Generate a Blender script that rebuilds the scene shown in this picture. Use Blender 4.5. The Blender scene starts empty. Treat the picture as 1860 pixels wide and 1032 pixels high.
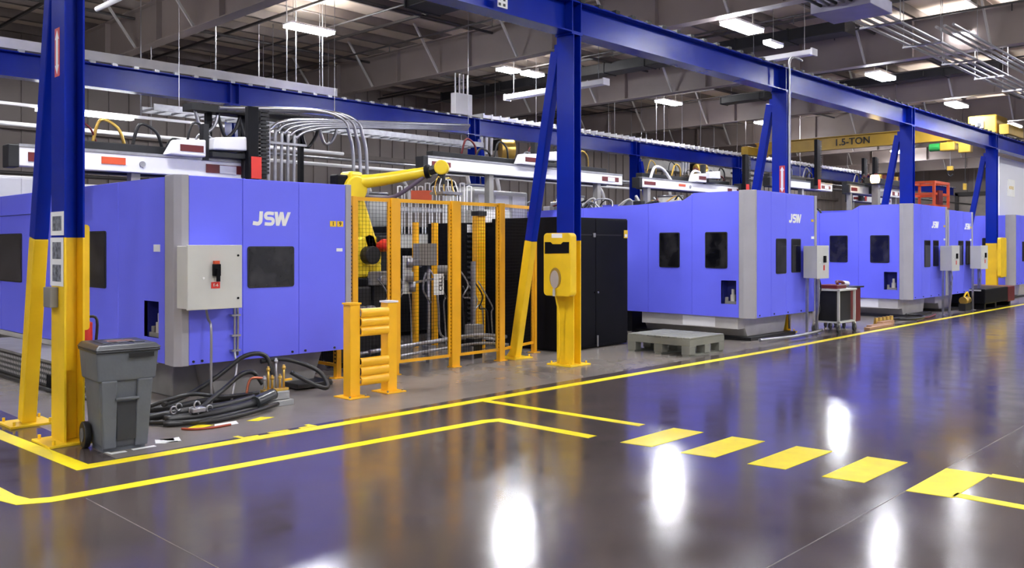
import bpy, bmesh, math, random
from mathutils import Vector, Matrix
random.seed(7)
C = bpy.context.scene.collection
S = bpy.context.scene

# ------------------------------------------------------------------ camera
cam_d = bpy.data.cameras.new('camera'); cam = bpy.data.objects.new('camera', cam_d); C.objects.link(cam)
cam_d.sensor_width = 36.0; cam_d.lens = 1582.0 / 1860 * 36
cam_d.shift_y = -70.0 / 1860; cam_d.clip_end = 300
cam.location = (0, 0, 1.75)
cam.rotation_euler = (math.radians(90), 0, math.radians(-46.11))
S.camera = cam
# ------------------------------------------------------------------ world, exposure
w = bpy.data.worlds.new('world'); S.world = w; w.use_nodes = True
bg = w.node_tree.nodes['Background']
bg.inputs[0].default_value = (0.75, 0.8, 1.0, 1); bg.inputs[1].default_value = 0.12
S.view_settings.view_transform = 'Standard'; S.view_settings.look = 'None'
S.view_settings.gamma = 1.0; S.view_settings.use_curve_mapping = False
S.view_settings.exposure = 1.5
LAMP = 66.0      # strength of the high-bay diffusers

# ------------------------------------------------------------------ materials
MATS = {}
def mat(name, col, rough=0.5, metal=0.0, var=0.10, scale=3.0, bump=0.0, coat=0.0, spec=0.5):
    if name in MATS: return MATS[name]
    m = bpy.data.materials.new(name); m.use_nodes = True; nt = m.node_tree; b = nt.nodes['Principled BSDF']
    b.inputs['Roughness'].default_value = rough; b.inputs['Metallic'].default_value = metal
    b.inputs['Coat Weight'].default_value = coat; b.inputs['Specular IOR Level'].default_value = spec
    tc = nt.nodes.new('ShaderNodeTexCoord'); n = nt.nodes.new('ShaderNodeTexNoise')
    n.inputs['Scale'].default_value = scale; n.inputs['Detail'].default_value = 4
    nt.links.new(tc.outputs['Object'], n.inputs['Vector'])
    r = nt.nodes.new('ShaderNodeValToRGB')
    r.color_ramp.elements[0].position = 0.3; r.color_ramp.elements[1].position = 0.7
    r.color_ramp.elements[0].color = tuple(c * (1 - var) for c in col) + (1,)
    r.color_ramp.elements[1].color = tuple(min(1, c * (1 + var)) for c in col) + (1,)
    nt.links.new(n.outputs['Fac'], r.inputs[0]); nt.links.new(r.outputs[0], b.inputs['Base Color'])
    if bump:
        n2 = nt.nodes.new('ShaderNodeTexNoise'); n2.inputs['Scale'].default_value = 40
        nt.links.new(tc.outputs['Object'], n2.inputs['Vector'])
        bp = nt.nodes.new('ShaderNodeBump'); bp.inputs['Strength'].default_value = bump; bp.inputs['Distance'].default_value = 0.01
        nt.links.new(n2.outputs['Fac'], bp.inputs['Height']); nt.links.new(bp.outputs[0], b.inputs['Normal'])
    MATS[name] = m; return m

PURPLE = mat('machine_blue_paint', (0.15, 0.165, 0.98), 0.36, var=0.05, scale=0.8)
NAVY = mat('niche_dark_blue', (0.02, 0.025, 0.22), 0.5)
STEELB = mat('beam_blue_paint', (0.001, 0.016, 0.31), 0.24, var=0.15, scale=1.2, spec=0.2)
YEL = mat('safety_yellow_paint', (0.86, 0.56, 0.012), 0.4, var=0.08)
FENCE = mat('fence_amber_paint', (0.86, 0.42, 0.008), 0.42, var=0.06)
RAILY = mat('guardrail_yellow_paint', (0.9, 0.47, 0.012), 0.35, var=0.05)
TAPE = mat('yellow_floor_tape', (0.92, 0.74, 0.015), 0.35, var=0.06, scale=8)
WTAPE = mat('white_floor_tape', (0.75, 0.75, 0.75), 0.5, var=0.12, scale=12)
GREYTRIM = mat('grey_trim_paint', (0.36, 0.35, 0.38), 0.42, var=0.04)
CAB = mat('cabinet_light_grey', (0.56, 0.56, 0.53), 0.42, var=0.04)
CREAM = mat('machine_base_cream', (0.5, 0.48, 0.46), 0.5, var=0.1)
BASEG = mat('machine_base_grey', (0.22, 0.21, 0.20), 0.5, var=0.15)
DARKM = mat('dark_machinery', (0.014, 0.014, 0.016), 0.45, var=0.3, spec=0.35)
BLACK = mat('black_enclosure_paint', (0.003, 0.003, 0.005), 0.5, var=0.2, spec=0.15)
RUBBER = mat('black_rubber', (0.012, 0.012, 0.013), 0.4, var=0.2)
STEEL = mat('galvanised_steel', (0.36, 0.36, 0.38), 0.35, 0.85, var=0.15, scale=9)
CONDUIT = mat('conduit_steel', (0.42, 0.42, 0.45), 0.32, 0.85, var=0.1)
WHITE = mat('white_paint', (0.78, 0.77, 0.78), 0.4, var=0.04)
WHITEP = mat('white_paper', (0.85, 0.85, 0.85), 0.6, var=0.02)
RED = mat('red_plastic', (0.65, 0.03, 0.02), 0.4)
DKRED = mat('dark_red_plastic', (0.12, 0.008, 0.01), 0.4)
ORANGE = mat('orange_paint', (0.62, 0.08, 0.02), 0.45)
BRASS = mat('brass', (0.7, 0.45, 0.1), 0.3, 0.8)
BINP = mat('bin_grey_plastic', (0.11, 0.12, 0.14), 0.5, var=0.08, scale=6, bump=0.1)
BINL = mat('bin_lid_plastic', (0.028, 0.03, 0.036), 0.36, var=0.15, scale=6)
PALLET = mat('pallet_plastic', (0.2, 0.2, 0.17), 0.6, var=0.12)
CONC = mat('concrete_block', (0.3, 0.3, 0.3), 0.8, var=0.15, bump=0.3)
RAFTER = mat('rafter_primer', (0.25, 0.205, 0.19), 0.55, var=0.1, scale=0.7)
PURLIN = mat('purlin_primer', (0.17, 0.14, 0.125), 0.55, var=0.12)
DARKPIPE = mat('dark_sprinkler_pipe', (0.035, 0.03, 0.03), 0.5)
WALLM = mat('wall_metal_panel', (0.22, 0.185, 0.17), 0.55, var=0.06, scale=0.4)
WALLW = mat('wall_white_board', (0.78, 0.78, 0.82), 0.55, var=0.03, scale=0.6)
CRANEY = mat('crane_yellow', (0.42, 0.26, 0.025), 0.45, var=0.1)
ROBY = mat('robot_yellow', (0.85, 0.62, 0.02), 0.35, var=0.05)
TAN = mat('tan_rubber_mat', (0.30, 0.13, 0.06), 0.7)
INKM = mat('black_ink', (0.01, 0.01, 0.012), 0.5)
PHOTO = mat('printed_photo', (0.16, 0.17, 0.2), 0.5, var=0.8, scale=28)
GREENM = mat('green_paint', (0.02, 0.25, 0.05), 0.45)

def glass_mat():
    m = bpy.data.materials.new('dark_interior_pane'); m.use_nodes = True; nt = m.node_tree; b = nt.nodes['Principled BSDF']  # opaque pane; the dim machine interior is painted into its colour
    tc = nt.nodes.new('ShaderNodeTexCoord'); n = nt.nodes.new('ShaderNodeTexNoise'); n.inputs['Scale'].default_value = 3.5
    nt.links.new(tc.outputs['Object'], n.inputs['Vector'])
    r = nt.nodes.new('ShaderNodeValToRGB'); r.color_ramp.elements[0].position = 0.42; r.color_ramp.elements[1].position = 0.75
    r.color_ramp.elements[0].color = (0.004, 0.004, 0.006, 1); r.color_ramp.elements[1].color = (0.035, 0.033, 0.036, 1)
    nt.links.new(n.outputs['Fac'], r.inputs[0]); nt.links.new(r.outputs[0], b.inputs['Base Color'])
    b.inputs['Roughness'].default_value = 0.12
    return m
GLASS = glass_mat()

def floor_mat(name, base, rough0, rough1, stain, spec=0.5, coat=0.0, scuff=0.2, mul=2.0):
    m = bpy.data.materials.new(name); m.use_nodes = True; nt = m.node_tree; L = nt.links
    b = nt.nodes['Principled BSDF']; b.inputs['Specular IOR Level'].default_value = spec
    b.inputs['Coat Weight'].default_value = coat; b.inputs['Coat Roughness'].default_value = 0.09
    tc = nt.nodes.new('ShaderNodeTexCoord')
    n = nt.nodes.new('ShaderNodeTexNoise'); n.inputs['Scale'].default_value = 0.9; n.inputs['Detail'].default_value = 9; n.inputs['Roughness'].default_value = 0.65
    L.new(tc.outputs['Object'], n.inputs['Vector'])
    r = nt.nodes.new('ShaderNodeValToRGB'); r.color_ramp.elements[0].position = 0.3; r.color_ramp.elements[1].position = 0.72
    r.color_ramp.elements[0].color = tuple(c * (1 - stain) for c in base) + (1,)
    r.color_ramp.elements[1].color = tuple(c * (1 + stain) for c in base) + (1,)
    L.new(n.outputs['Fac'], r.inputs[0])
    # scuffs: sparse pale scratches
    v = nt.nodes.new('ShaderNodeTexNoise'); v.inputs['Scale'].default_value = 6; v.inputs['Detail'].default_value = 12
    mp = nt.nodes.new('ShaderNodeMapping'); mp.inputs['Scale'].default_value = (0.5, 2.2, 1); mp.inputs['Rotation'].default_value = (0, 0, 0.5)
    L.new(tc.outputs['Object'], mp.inputs['Vector']); L.new(mp.outputs[0], v.inputs['Vector'])
    r2 = nt.nodes.new('ShaderNodeValToRGB'); r2.color_ramp.elements[0].position = 0.64; r2.color_ramp.elements[1].position = 0.74
    r2.color_ramp.elements[0].color = (0, 0, 0, 1); r2.color_ramp.elements[1].color = (scuff, scuff, scuff, 1)
    L.new(v.outputs['Fac'], r2.inputs[0])
    mx = nt.nodes.new('ShaderNodeMix'); mx.data_type = 'RGBA'
    L.new(r2.outputs[0], mx.inputs[0]); L.new(r.outputs[0], mx.inputs[6]); mx.inputs[7].default_value = tuple(min(1, c * mul) for c in base) + (1,)
    L.new(mx.outputs[2], b.inputs['Base Color'])
    n3 = nt.nodes.new('ShaderNodeTexNoise'); n3.inputs['Scale'].default_value = 2.5; n3.inputs['Detail'].default_value = 6
    L.new(tc.outputs['Object'], n3.inputs['Vector'])
    mr = nt.nodes.new('ShaderNodeMapRange'); mr.inputs[1].default_value = 0.3; mr.inputs[2].default_value = 0.7
    mr.inputs[3].default_value = rough0; mr.inputs[4].default_value = rough1
    L.new(n3.outputs['Fac'], mr.inputs[0]); L.new(mr.outputs[0], b.inputs['Roughness'])
    n4 = nt.nodes.new('ShaderNodeTexNoise'); n4.inputs['Scale'].default_value = 1.6; n4.inputs['Detail'].default_value = 2
    L.new(tc.outputs['Object'], n4.inputs['Vector'])
    bp = nt.nodes.new('ShaderNodeBump'); bp.inputs['Strength'].default_value = 0.12; bp.inputs['Distance'].default_value = 0.01
    L.new(n4.outputs['Fac'], bp.inputs['Height']); L.new(bp.outputs[0], b.inputs['Normal'])
    return m
FLOOR = floor_mat('polished_dark_concrete', (0.078, 0.061, 0.058), 0.12, 0.2, 0.25, spec=0.7)
BAY = floor_mat('worn_bay_concrete', (0.205, 0.18, 0.165), 0.22, 0.27, 0.15, spec=0.5, scuff=0.05, mul=1.4)

def deck_mat():
    m = bpy.data.materials.new('roof_insulation_facing'); m.use_nodes = True; nt = m.node_tree; L = nt.links; b = nt.nodes['Principled BSDF']
    tc = nt.nodes.new('ShaderNodeTexCoord'); n = nt.nodes.new('ShaderNodeTexNoise'); n.inputs['Scale'].default_value = 0.6; n.inputs['Detail'].default_value = 5
    L.new(tc.outputs['Object'], n.inputs['Vector'])
    r = nt.nodes.new('ShaderNodeValToRGB'); r.color_ramp.elements[0].position = 0.3; r.color_ramp.elements[1].position = 0.7
    r.color_ramp.elements[0].color = (0.42, 0.34, 0.27, 1); r.color_ramp.elements[1].color = (0.62, 0.52, 0.42, 1)
    L.new(n.outputs['Fac'], r.inputs[0]); L.new(r.outputs[0], b.inputs['Base Color']); b.inputs['Roughness'].default_value = 0.7
    return m
DECK = deck_mat()

def perf_mat():
    m = bpy.data.materials.new('perforated_sheet'); m.use_nodes = True; nt = m.node_tree; L = nt.links; b = nt.nodes['Principled BSDF']
    tc = nt.nodes.new('ShaderNodeTexCoord'); v = nt.nodes.new('ShaderNodeTexVoronoi'); v.inputs['Scale'].default_value = 15; v.inputs['Randomness'].default_value = 0
    mp = nt.nodes.new('ShaderNodeMapping'); mp.inputs['Scale'].default_value = (0, 1, 1); mp.inputs['Location'].default_value = (0, 0, 0)
    L.new(tc.outputs['Object'], mp.inputs['Vector']); L.new(mp.outputs[0], v.inputs['Vector'])
    r = nt.nodes.new('ShaderNodeValToRGB'); r.color_ramp.interpolation = 'CONSTANT'
    r.color_ramp.elements[0].color = (0.5, 0.49, 0.47, 1); r.color_ramp.elements[1].position = 0.3; r.color_ramp.elements[1].color = (0.07, 0.068, 0.066, 1)
    L.new(v.outputs['Distance'], r.inputs[0]); L.new(r.outputs[0], b.inputs['Base Color']); b.inputs['Roughness'].default_value = 0.5
    return m
PERF = perf_mat()

def emit(name, col, s):
    m = bpy.data.materials.new(name); m.use_nodes = True; nt = m.node_tree; b = nt.nodes['Principled BSDF']
    b.inputs['Base Color'].default_value = (0.8, 0.8, 0.8, 1); b.inputs['Emission Color'].default_value = col + (1,)
    b.inputs['Emission Strength'].default_value = s
    return m
LED = emit('led_diffuser', (0.93, 0.95, 1.0), LAMP)
BEACON = emit('lit_indicator', (1.0, 0.72, 0.25), 6)
ROOFFILL = emit('added_roof_fill', (0.95, 0.93, 0.9), 34)  # glow added on the lamp tops to brighten the dark roof
TUBE = emit('lit_strip_tube', (0.95, 0.97, 1.0), 9)


class MB:
    def __init__(s): s.v = []; s.f = []
    def add(s, vs, fs):
        o = len(s.v); s.v += [tuple(p) for p in vs]; s.f += [tuple(i + o for i in f) for f in fs]; return s
    def box(s, x0, x1, y0, y1, z0, z1):
        if x0 > x1: x0, x1 = x1, x0
        if y0 > y1: y0, y1 = y1, y0
        if z0 > z1: z0, z1 = z1, z0
        return s.add([(x0,y0,z0),(x1,y0,z0),(x1,y1,z0),(x0,y1,z0),(x0,y0,z1),(x1,y0,z1),(x1,y1,z1),(x0,y1,z1)],
            [(0,3,2,1),(4,5,6,7),(0,1,5,4),(1,2,6,5),(2,3,7,6),(3,0,4,7)])
    def bar(s, a, b, wx, wy=None, up=(0,0,1)):
        a = Vector(a); b = Vector(b); wy = wy or wx; d = (b - a).normalized(); u = Vector(up)
        if abs(d.dot(u)) > 0.98: u = Vector((0,1,0))
        x = d.cross(u).normalized(); y = x.cross(d).normalized()
        q = [(-1,-1),(1,-1),(1,1),(-1,1)]
        vs = [a + x*i*wx/2 + y*j*wy/2 for i,j in q] + [b + x*i*wx/2 + y*j*wy/2 for i,j in q]
        return s.add(vs, [(0,3,2,1),(4,5,6,7),(0,1,5,4),(1,2,6,5),(2,3,7,6),(3,0,4,7)])
    def prism(s, poly, axis, a0, a1):
        # poly: 2D points; axis 'x' -> (y,z), 'y' -> (x,z), 'z' -> (x,y)
        def P(p, t):
            return (t, p[0], p[1]) if axis == 'x' else (p[0], t, p[1]) if axis == 'y' else (p[0], p[1], t)
        n = len(poly); vs = [P(p, a0) for p in poly] + [P(p, a1) for p in poly]
        fs = [tuple(range(n)), tuple(range(2*n-1, n-1, -1))] + [(i, i+n, (i+1) % n + n, (i+1) % n) for i in range(n)]
        return s.add(vs, fs)
    def tube(s, pts, r, n=8, smooth=True, closed=False):
        P = [Vector(p) for p in pts]
        if smooth and len(P) > 2:                     # Catmull-Rom through the points
            Q = []
            for i in range(len(P) - 1):
                p0 = P[max(i-1,0)]; p1 = P[i]; p2 = P[i+1]; p3 = P[min(i+2, len(P)-1)]
                for k in range(5):
                    t = k / 5; Q.append(0.5*((2*p1) + (p2-p0)*t + (2*p0-5*p1+4*p2-p3)*t*t + (3*p1-p0-3*p2+p3)*t**3))
            Q.append(P[-1]); P = Q
        vs = []; prev = None
        for i, p in enumerate(P):
            d = (P[min(i+1, len(P)-1)] - P[max(i-1, 0)]).normalized()
            if prev is None:
                u = Vector((0,0,1)) if abs(d.z) < 0.9 else Vector((1,0,0)); x = d.cross(u).normalized()
            else:
                x = (prev - d * prev.dot(d)).normalized()
            y = d.cross(x); prev = x
            rr = r[min(i, len(r)-1)] if isinstance(r, (list, tuple)) else r
            vs += [p + (x*math.cos(a) + y*math.sin(a))*rr for a in (2*math.pi*k/n for k in range(n))]
        m = len(P); fs = []
        for i in range(m-1):
            for k in range(n): fs.append((i*n+k, i*n+(k+1) % n, (i+1)*n+(k+1) % n, (i+1)*n+k))
        fs += [tuple(range(n-1, -1, -1)), tuple((m-1)*n+k for k in range(n))]
        return s.add(vs, fs)
    def cyl(s, a, b, r, r2=None, n=16):
        a = Vector(a); b = Vector(b); return s.tube([a, b], [r, r if r2 is None else r2], n, smooth=False)
    def build(s, name, m, parent=None, bevel=0.0, seg=2, smooth=False):
        off = parent_loc(parent)
        me = bpy.data.meshes.new(name)
        me.from_pydata([(p[0]-off.x, p[1]-off.y, p[2]-off.z) for p in s.v], [], s.f); me.validate()
        bm = bmesh.new(); bm.from_mesh(me); bmesh.ops.recalc_face_normals(bm, faces=bm.faces); bm.to_mesh(me); bm.free()
        me.materials.append(m)
        if smooth:
            for p in me.polygons: p.use_smooth = len(p.vertices) == 4
        o = bpy.data.objects.new(name, me); C.objects.link(o)
        if parent: o.parent = parent
        if bevel:
            b = o.modifiers.new('bevel', 'BEVEL'); b.width = bevel; b.segments = seg; b.limit_method = 'ANGLE'
        return o
def parent_loc(p):
    v = Vector((0,0,0))
    while p is not None: v += p.location; p = p.parent
    return v
def B(*a): return MB().box(*a)
def rrect(w, h, r, n=5):
    pts = []
    for cx, cy, a0 in ((w/2-r, h/2-r, 0), (-w/2+r, h/2-r, 90), (-w/2+r, -h/2+r, 180), (w/2-r, -h/2+r, 270)):
        for k in range(n+1):
            a = math.radians(a0 + 90*k/n); pts.append((cx + r*math.cos(a), cy + r*math.sin(a)))
    return pts
def plate(axis, c0, c1, z0, z1, t0, t1, r):
    # rounded plate. axis 'y': spans x c0..c1, z; axis 'x': spans y c0..c1, z
    w_, h_ = abs(c1-c0), abs(z1-z0); cx, cz = (c0+c1)/2, (z0+z1)/2
    return MB().prism([(cx+p[0], cz+p[1]) for p in rrect(w_, h_, r)], axis, t0, t1)
def thing(name, label, cat, loc=(0,0,0), group=None):
    o = bpy.data.objects.new(name, None); C.objects.link(o); o.location = loc; o.empty_display_size = 0.2
    o['label'] = label; o['category'] = cat
    if group: o['group'] = group
    return o
def tag(o, label, cat, group=None, kind=None):
    o['label'] = label; o['category'] = cat
    if group: o['group'] = group
    if kind: o['kind'] = kind
    return o
def struct(o): o['kind'] = 'structure'; return o
def stuff(o): o['kind'] = 'stuff'; return o
def dup(root, loc, label=None, group=None):
    r = root.copy(); C.objects.link(r); r.location = loc
    if label: r['label'] = label
    if group: r['group'] = group
    for ch in list(root.children):
        c = ch.copy(); C.objects.link(c); c.parent = r
        for g in ch.children:
            d = g.copy(); C.objects.link(d); d.parent = c
    return r
def text(s, name, m, parent, size, origin, xdir, updir=(0,0,1), depth=0.004, sx=1.0, bold=0.0, shear=0.0):
    cu = bpy.data.curves.new(name, 'FONT'); cu.body = s; cu.size = size; cu.extrude = depth; cu.offset = bold; cu.shear = shear
    cu.align_x = 'CENTER'; cu.align_y = 'CENTER'; cu.resolution_u = 3; cu.space_character = 1.0 + bold*6
    t = bpy.data.objects.new('tmp_text', cu); C.objects.link(t)
    me = bpy.data.meshes.new_from_object(t.evaluated_get(bpy.context.evaluated_depsgraph_get()))
    bpy.data.objects.remove(t); bpy.data.curves.remove(cu)
    x = Vector(xdir).normalized(); y = Vector(updir).normalized(); z = x.cross(y)
    o_ = Vector(origin) - parent_loc(parent)
    for v in me.vertices:
        p = v.co.copy(); v.co = o_ + x*p.x*sx + y*p.y + z*p.z
    me.materials.clear(); me.materials.append(m)
    o = bpy.data.objects.new(name, me); C.objects.link(o)
    if parent: o.parent = parent
    return o

def stroke(mb, pts, w_, O, ysurf, sc, shear=0.0):
    # heavy lettering stroke in the x-z plane, butt ends, mitred joints
    P=[Vector(p) for p in pts]; L_=[]; R_=[]
    for i,p in enumerate(P):
        a=(P[i]-P[i-1]).normalized() if i else (P[1]-P[0]).normalized(); b=(P[i+1]-P[i]).normalized() if i<len(P)-1 else a
        t=(a+b).normalized(); n_=Vector((-t.y,t.x)); k=min(1.6,1/max(0.2,n_.dot(Vector((-a.y,a.x)))))
        L_.append(p+n_*w_/2*k); R_.append(p-n_*w_/2*k)
    n=len(P); f=lambda q: (O[0]+(q.x+shear*q.y)*sc, O[1]+q.y*sc)
    for i in range(n-1):
        mb.prism([f(L_[i]),f(L_[i+1]),f(R_[i+1]),f(R_[i])],'y',ysurf-0.006,ysurf)
def logo(parent, xc, ysurf, zc, h):
    mb=MB(); O=(xc-1.5*h, zc-h/2); arc=lambda cx,cy,r,a0,a1,n=7,ry=None: [(cx+r*math.cos(math.radians(a0+(a1-a0)*k/n)),cy+(ry or r)*math.sin(math.radians(a0+(a1-a0)*k/n))) for k in range(n+1)]
    stroke(mb,[(0.62,1.0),(0.62,0.4)]+arc(0.36,0.38,0.26,-10,-115,6)+[(0.02,0.17)],0.27,O,ysurf,h,0.06)
    stroke(mb,[(1.62,0.86),(1.3,0.89)]+arc(1.16,0.70,0.19,90,270,6,0.185)+arc(1.42,0.31,0.19,90,-90,6,0.2)+[(1.2,0.11),(0.94,0.13)],0.24,O,ysurf,h,0.06)
    for si_,seg in enumerate(([(1.80,1.0),(1.98,0.0)],[(1.98,0.0),(2.25,1.0)],[(2.25,1.0),(2.50,0.0)],[(2.50,0.0),(2.86,1.0)])):
        a,b=seg; mb.prism([(O[0]+(a[0]-0.13+0.06*a[1])*h,O[1]+a[1]*h),(O[0]+(a[0]+0.13+0.06*a[1])*h,O[1]+a[1]*h),(O[0]+(b[0]+0.13+0.06*b[1])*h,O[1]+b[1]*h),(O[0]+(b[0]-0.13+0.06*b[1])*h,O[1]+b[1]*h)],'y',ysurf-0.006-0.0006*(si_%2),ysurf)
    return mb.build('logo_lettering', WHITEP, parent)

# ================================================================== SETTING
X0, X1, Y0, Y1, ZC = -9.0, 62.0, -11.0, 27.0, 7.75
fl = MB()
fl.add([(X0,Y0,0),(X1,Y0,0),(X1,7.3,0),(X0,7.3,0)], [(0,1,2,3)])
fl.add([(X0,7.3,0),(2.9,7.3,0),(2.9,Y1,0),(X0,Y1,0)], [(0,1,2,3)])
struct(fl.build('floor', FLOOR))
struct(MB().add([(2.9,7.3,0),(X1,7.3,0),(X1,Y1,0),(2.9,Y1,0)], [(0,1,2,3)]).build('floor', BAY))
struct(B(X0,X1,Y0,Y1,ZC,ZC+0.15).build('ceiling', DECK))
def ribbed(name, m, axis, pos, a0, a1, z1, inward, pitch=0.6):
    mb = MB()
    if axis == 'y': mb.box(a0,a1,pos,pos+0.15*inward*-1,0,z1)
    else: mb.box(pos,pos-0.15*inward,a0,a1,0,z1)
    wl = struct(mb.build(name, m)); rb = MB(); a = a0 + 0.3
    while a < a1:
        if axis == 'y': rb.box(a,a+0.09,pos,pos+0.05*inward,0,z1)
        else: rb.box(pos,pos+0.05*inward,a,a+0.09,0,z1)
        a += pitch
    stuff(rb.build('panel_rib', m, wl)); return wl
wb = ribbed('wall_back', WALLM, 'y', Y1, X0, X1, ZC, -1)
wr = ribbed('wall_right', WALLM, 'x', X1, Y0, Y1, ZC, -1, 1.2)
ribbed('wall_front', WALLW, 'y', Y0, X0, X1, ZC, 1, 1.2)
ribbed('wall_left', WALLW, 'x', X0, Y0, Y1, ZC, 1, 1.2)
# pale band and girts on the far wall
struct(B(X0,X1,Y1-0.12,Y1-0.06,3.1,3.28).build('trim_1', WALLW))
struct(B(X0,X1,Y1-0.25,Y1-0.06,5.0,5.15).build('trim_2', PURLIN))
# overhead door in the end wall
d1 = struct(B(X1-0.12,X1-0.02,13.2,18.6,0,5.0).build('door_1', mat('door_beige', (0.3,0.27,0.25), 0.5)))
for k in range(9): B(X1-0.17,X1-0.12,13.3,18.5,0.05+k*0.55,0.56+k*0.55).build('door_panel', MATS['door_beige'], d1)
MB().box(X1-0.3,X1-0.05,13.0,13.2,0,5.2).box(X1-0.3,X1-0.05,18.6,18.8,0,5.2).box(X1-0.3,X1-0.05,13.0,18.8,5.0,5.25).build('door_frame', DARKPIPE, d1)
wn = struct(B(X1-0.1,X1-0.02,19.5,24.5,2.2,3.2).build('window_1', WALLW))
B(X1-0.13,X1-0.1,19.6,24.4,2.3,3.1).build('window_frame', DARKPIPE, wn)

struct(B(2.296,2.304,Y0,6.3,0.0002,0.0008).build('trim_5', mat('joint_filler',(0.16,0.14,0.14),0.5)))
struct(B(X0,X1,2.276,2.284,0.0002,0.0008).build('trim_6', MATS['joint_filler']))
# roof steel -------------------------------------------------------
def rafter(x):
    r = thing('roof_rafter', 'wide brown primed roof girder with web stiffeners, number %s counted away from the camera side' % RN[x][0], 'roof girder', (x, 8, 6.5), 'roof girders running across the hall')
    MB().box(x-0.15,x+0.15,Y0,Y1,6.5,6.525).build('bottom_flange', RAFTER, r)
    MB().box(x-0.008,x+0.008,Y0,Y1,6.525,7.45).build('web', RAFTER, r)
    MB().box(x-0.15,x+0.15,Y0,Y1,7.45,7.475).build('top_flange', RAFTER, r)
    y = Y0 + 1.0; k = 0
    while y < Y1:
        if y > 0: MB().box(x-0.14,x+0.14,y,y+0.012,6.53,7.45).build('stiffener', RAFTER, r)
        y += 3.0; k += 1
    y = Y0 + 2.2
    while y < Y1:
        if y > 2: MB().bar((x-0.12,y,6.54),(x-1.0,y,7.75),0.05,0.05).build('flange_brace', CREAM, r)
        y += 3.0
    return r
RN = {2.0:('one',), 9.0:('two',), 16.1:('three',), 23.1:('four',), 30.1:('five',), 37.1:('six',), 44.1:('seven',), 51.1:('eight',), 58.1:('nine',)}
RW = {2.0:'passing over the nearest post on the left', 9.0:'crossing the ceiling at the upper left, nearest of those in view',
      16.1:'second from the left, crossing behind the central post', 23.1:'third from the left, over the pair of lamps',
      30.1:'fourth from the left', 37.1:'fifth from the left, above the yellow crane', 44.1:'sixth from the left', 51.1:'seventh from the left', 58.1:'last before the end wall'}
for x in RN:
    r_ = rafter(x); r_['label'] = 'wide brown roof girder ' + RW[x]
pl = MB(); y = Y0 + 0.9
while y < Y1:
    pl.box(X0,X1,y,y+0.012,7.5,7.74).box(X0,X1,y,y+0.08,7.5,7.512); y += 1.5
o = struct(pl.build('trim_3', PURLIN))
# sag rods / thin dark pipes across the purlins
sr = MB()
for x in (4.6, 7.0, 11.4, 13.8, 18.2, 20.6, 25.2, 27.6, 32.3, 34.7, 39.4, 46.6):
    sr.box(x,x+0.06,Y0,Y1,7.36,7.42)
struct(sr.build('trim_4', DARKPIPE))

# ================================================================== LIGHTS
def highbay(x, y, z, label, group='high-bay lamps', k=1.0):
    t = thing('high_bay_lamp', label, 'lamp', (x,y,z), group)
    B(x-0.62*k,x+0.62*k,y-0.2,y+0.2,z+0.06,z+0.11).build('housing', WHITE, t, 0.01)
    for s in (-1, 1):
        MB().box(x-0.6*k,x+0.6*k,y+s*0.1-0.085,y+s*0.1+0.085,z,z+0.06).build('diffuser', LED, t)
        MB().box(x-0.5*k,x+0.5*k,y+s*0.1-0.06,y+s*0.1+0.06,z+0.11,z+0.118).build('roof_fill_strip', ROOFFILL, t)  # added glowing strip that lifts the roof, not a seen lamp part
    for s in (-1, 1): MB().bar((x+s*0.45*k,y,z+0.1),(x+s*0.45*k,y,7.75),0.008).build('hanger', DARKPIPE, t)
    return t
HB = [(11.7,18.0,'over the left, above the far blue beam'),(18.5,17.95,'left one of the pair behind the central post'),(19.45,17.85,'right one of the pair left of the central post'),
      (26.7,17.8,'right of the central post, in the far row'),(34.1,17.9,'small one beside the third blue post'),(41.5,17.9,'far row, most distant'),
      (4.2,18.0,'in the far row at the left'),
      (16.9,9.4,'above the front beam, right of the central post'),(24.5,9.38,'between the front beam and the conduit bank'),(31.2,9.45,'small one right, in line above the crane end'),(38.1,9.5,'tiny one at the right edge'),
      (11.2,9.4,'above the fenced robot cell'),(4.0,9.4,'above the nearest machine'),(23.62,6.87,'big bright one at the upper right')]
for x,y,l in HB: highbay(x,y,6.4 if 9.3<y<9.6 else 6.9,'bright rectangular ceiling lamp '+l, k=0.55 if 'pair' in l and 'one of' in l else 1.0)
B2 = MB()
for y in (2.6,-4.6):
    for x in (-3.4,4.1,11.6,19.1,26.6,34.1,43.0):
        highbay(x,y,6.9,'bright rectangular ceiling lamp over the open aisle','lamps over the open aisle')
for y in (10.4,18.0): highbay(-3.6,y,6.9,'bright rectangular ceiling lamp left of the machines','lamps left of the machines')
for y,lb in ((3,'near the right'),(10.4,'in line with the crane end'),(17.5,'left of those'),(23.5,'farthest left')): highbay(54.5,y,6.9,'ceiling lamp added to brighten the end wall, '+lb)  # extra row of lamps, put in because the end wall stayed dark
highbay(49.5,10.4,6.9,'bright rectangular ceiling lamp near the end wall'); highbay(49.5,18,6.9,'bright rectangular ceiling lamp in the far corner')
# small round companion of the pair
t = thing('emergency_lamp','small bright ceiling lamp right beside a larger one, above the front beam','lamp',(18.3,9.4,6.27))
B(18.0,18.6,9.3,9.5,6.30,6.36).build('housing', WHITE, t); B(18.02,18.58,9.31,9.49,6.27,6.30).build('diffuser', LED, t)
MB().bar((18.3,9.4,6.36),(18.3,9.4,7.75),0.01).build('hanger', DARKPIPE, t)

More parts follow.
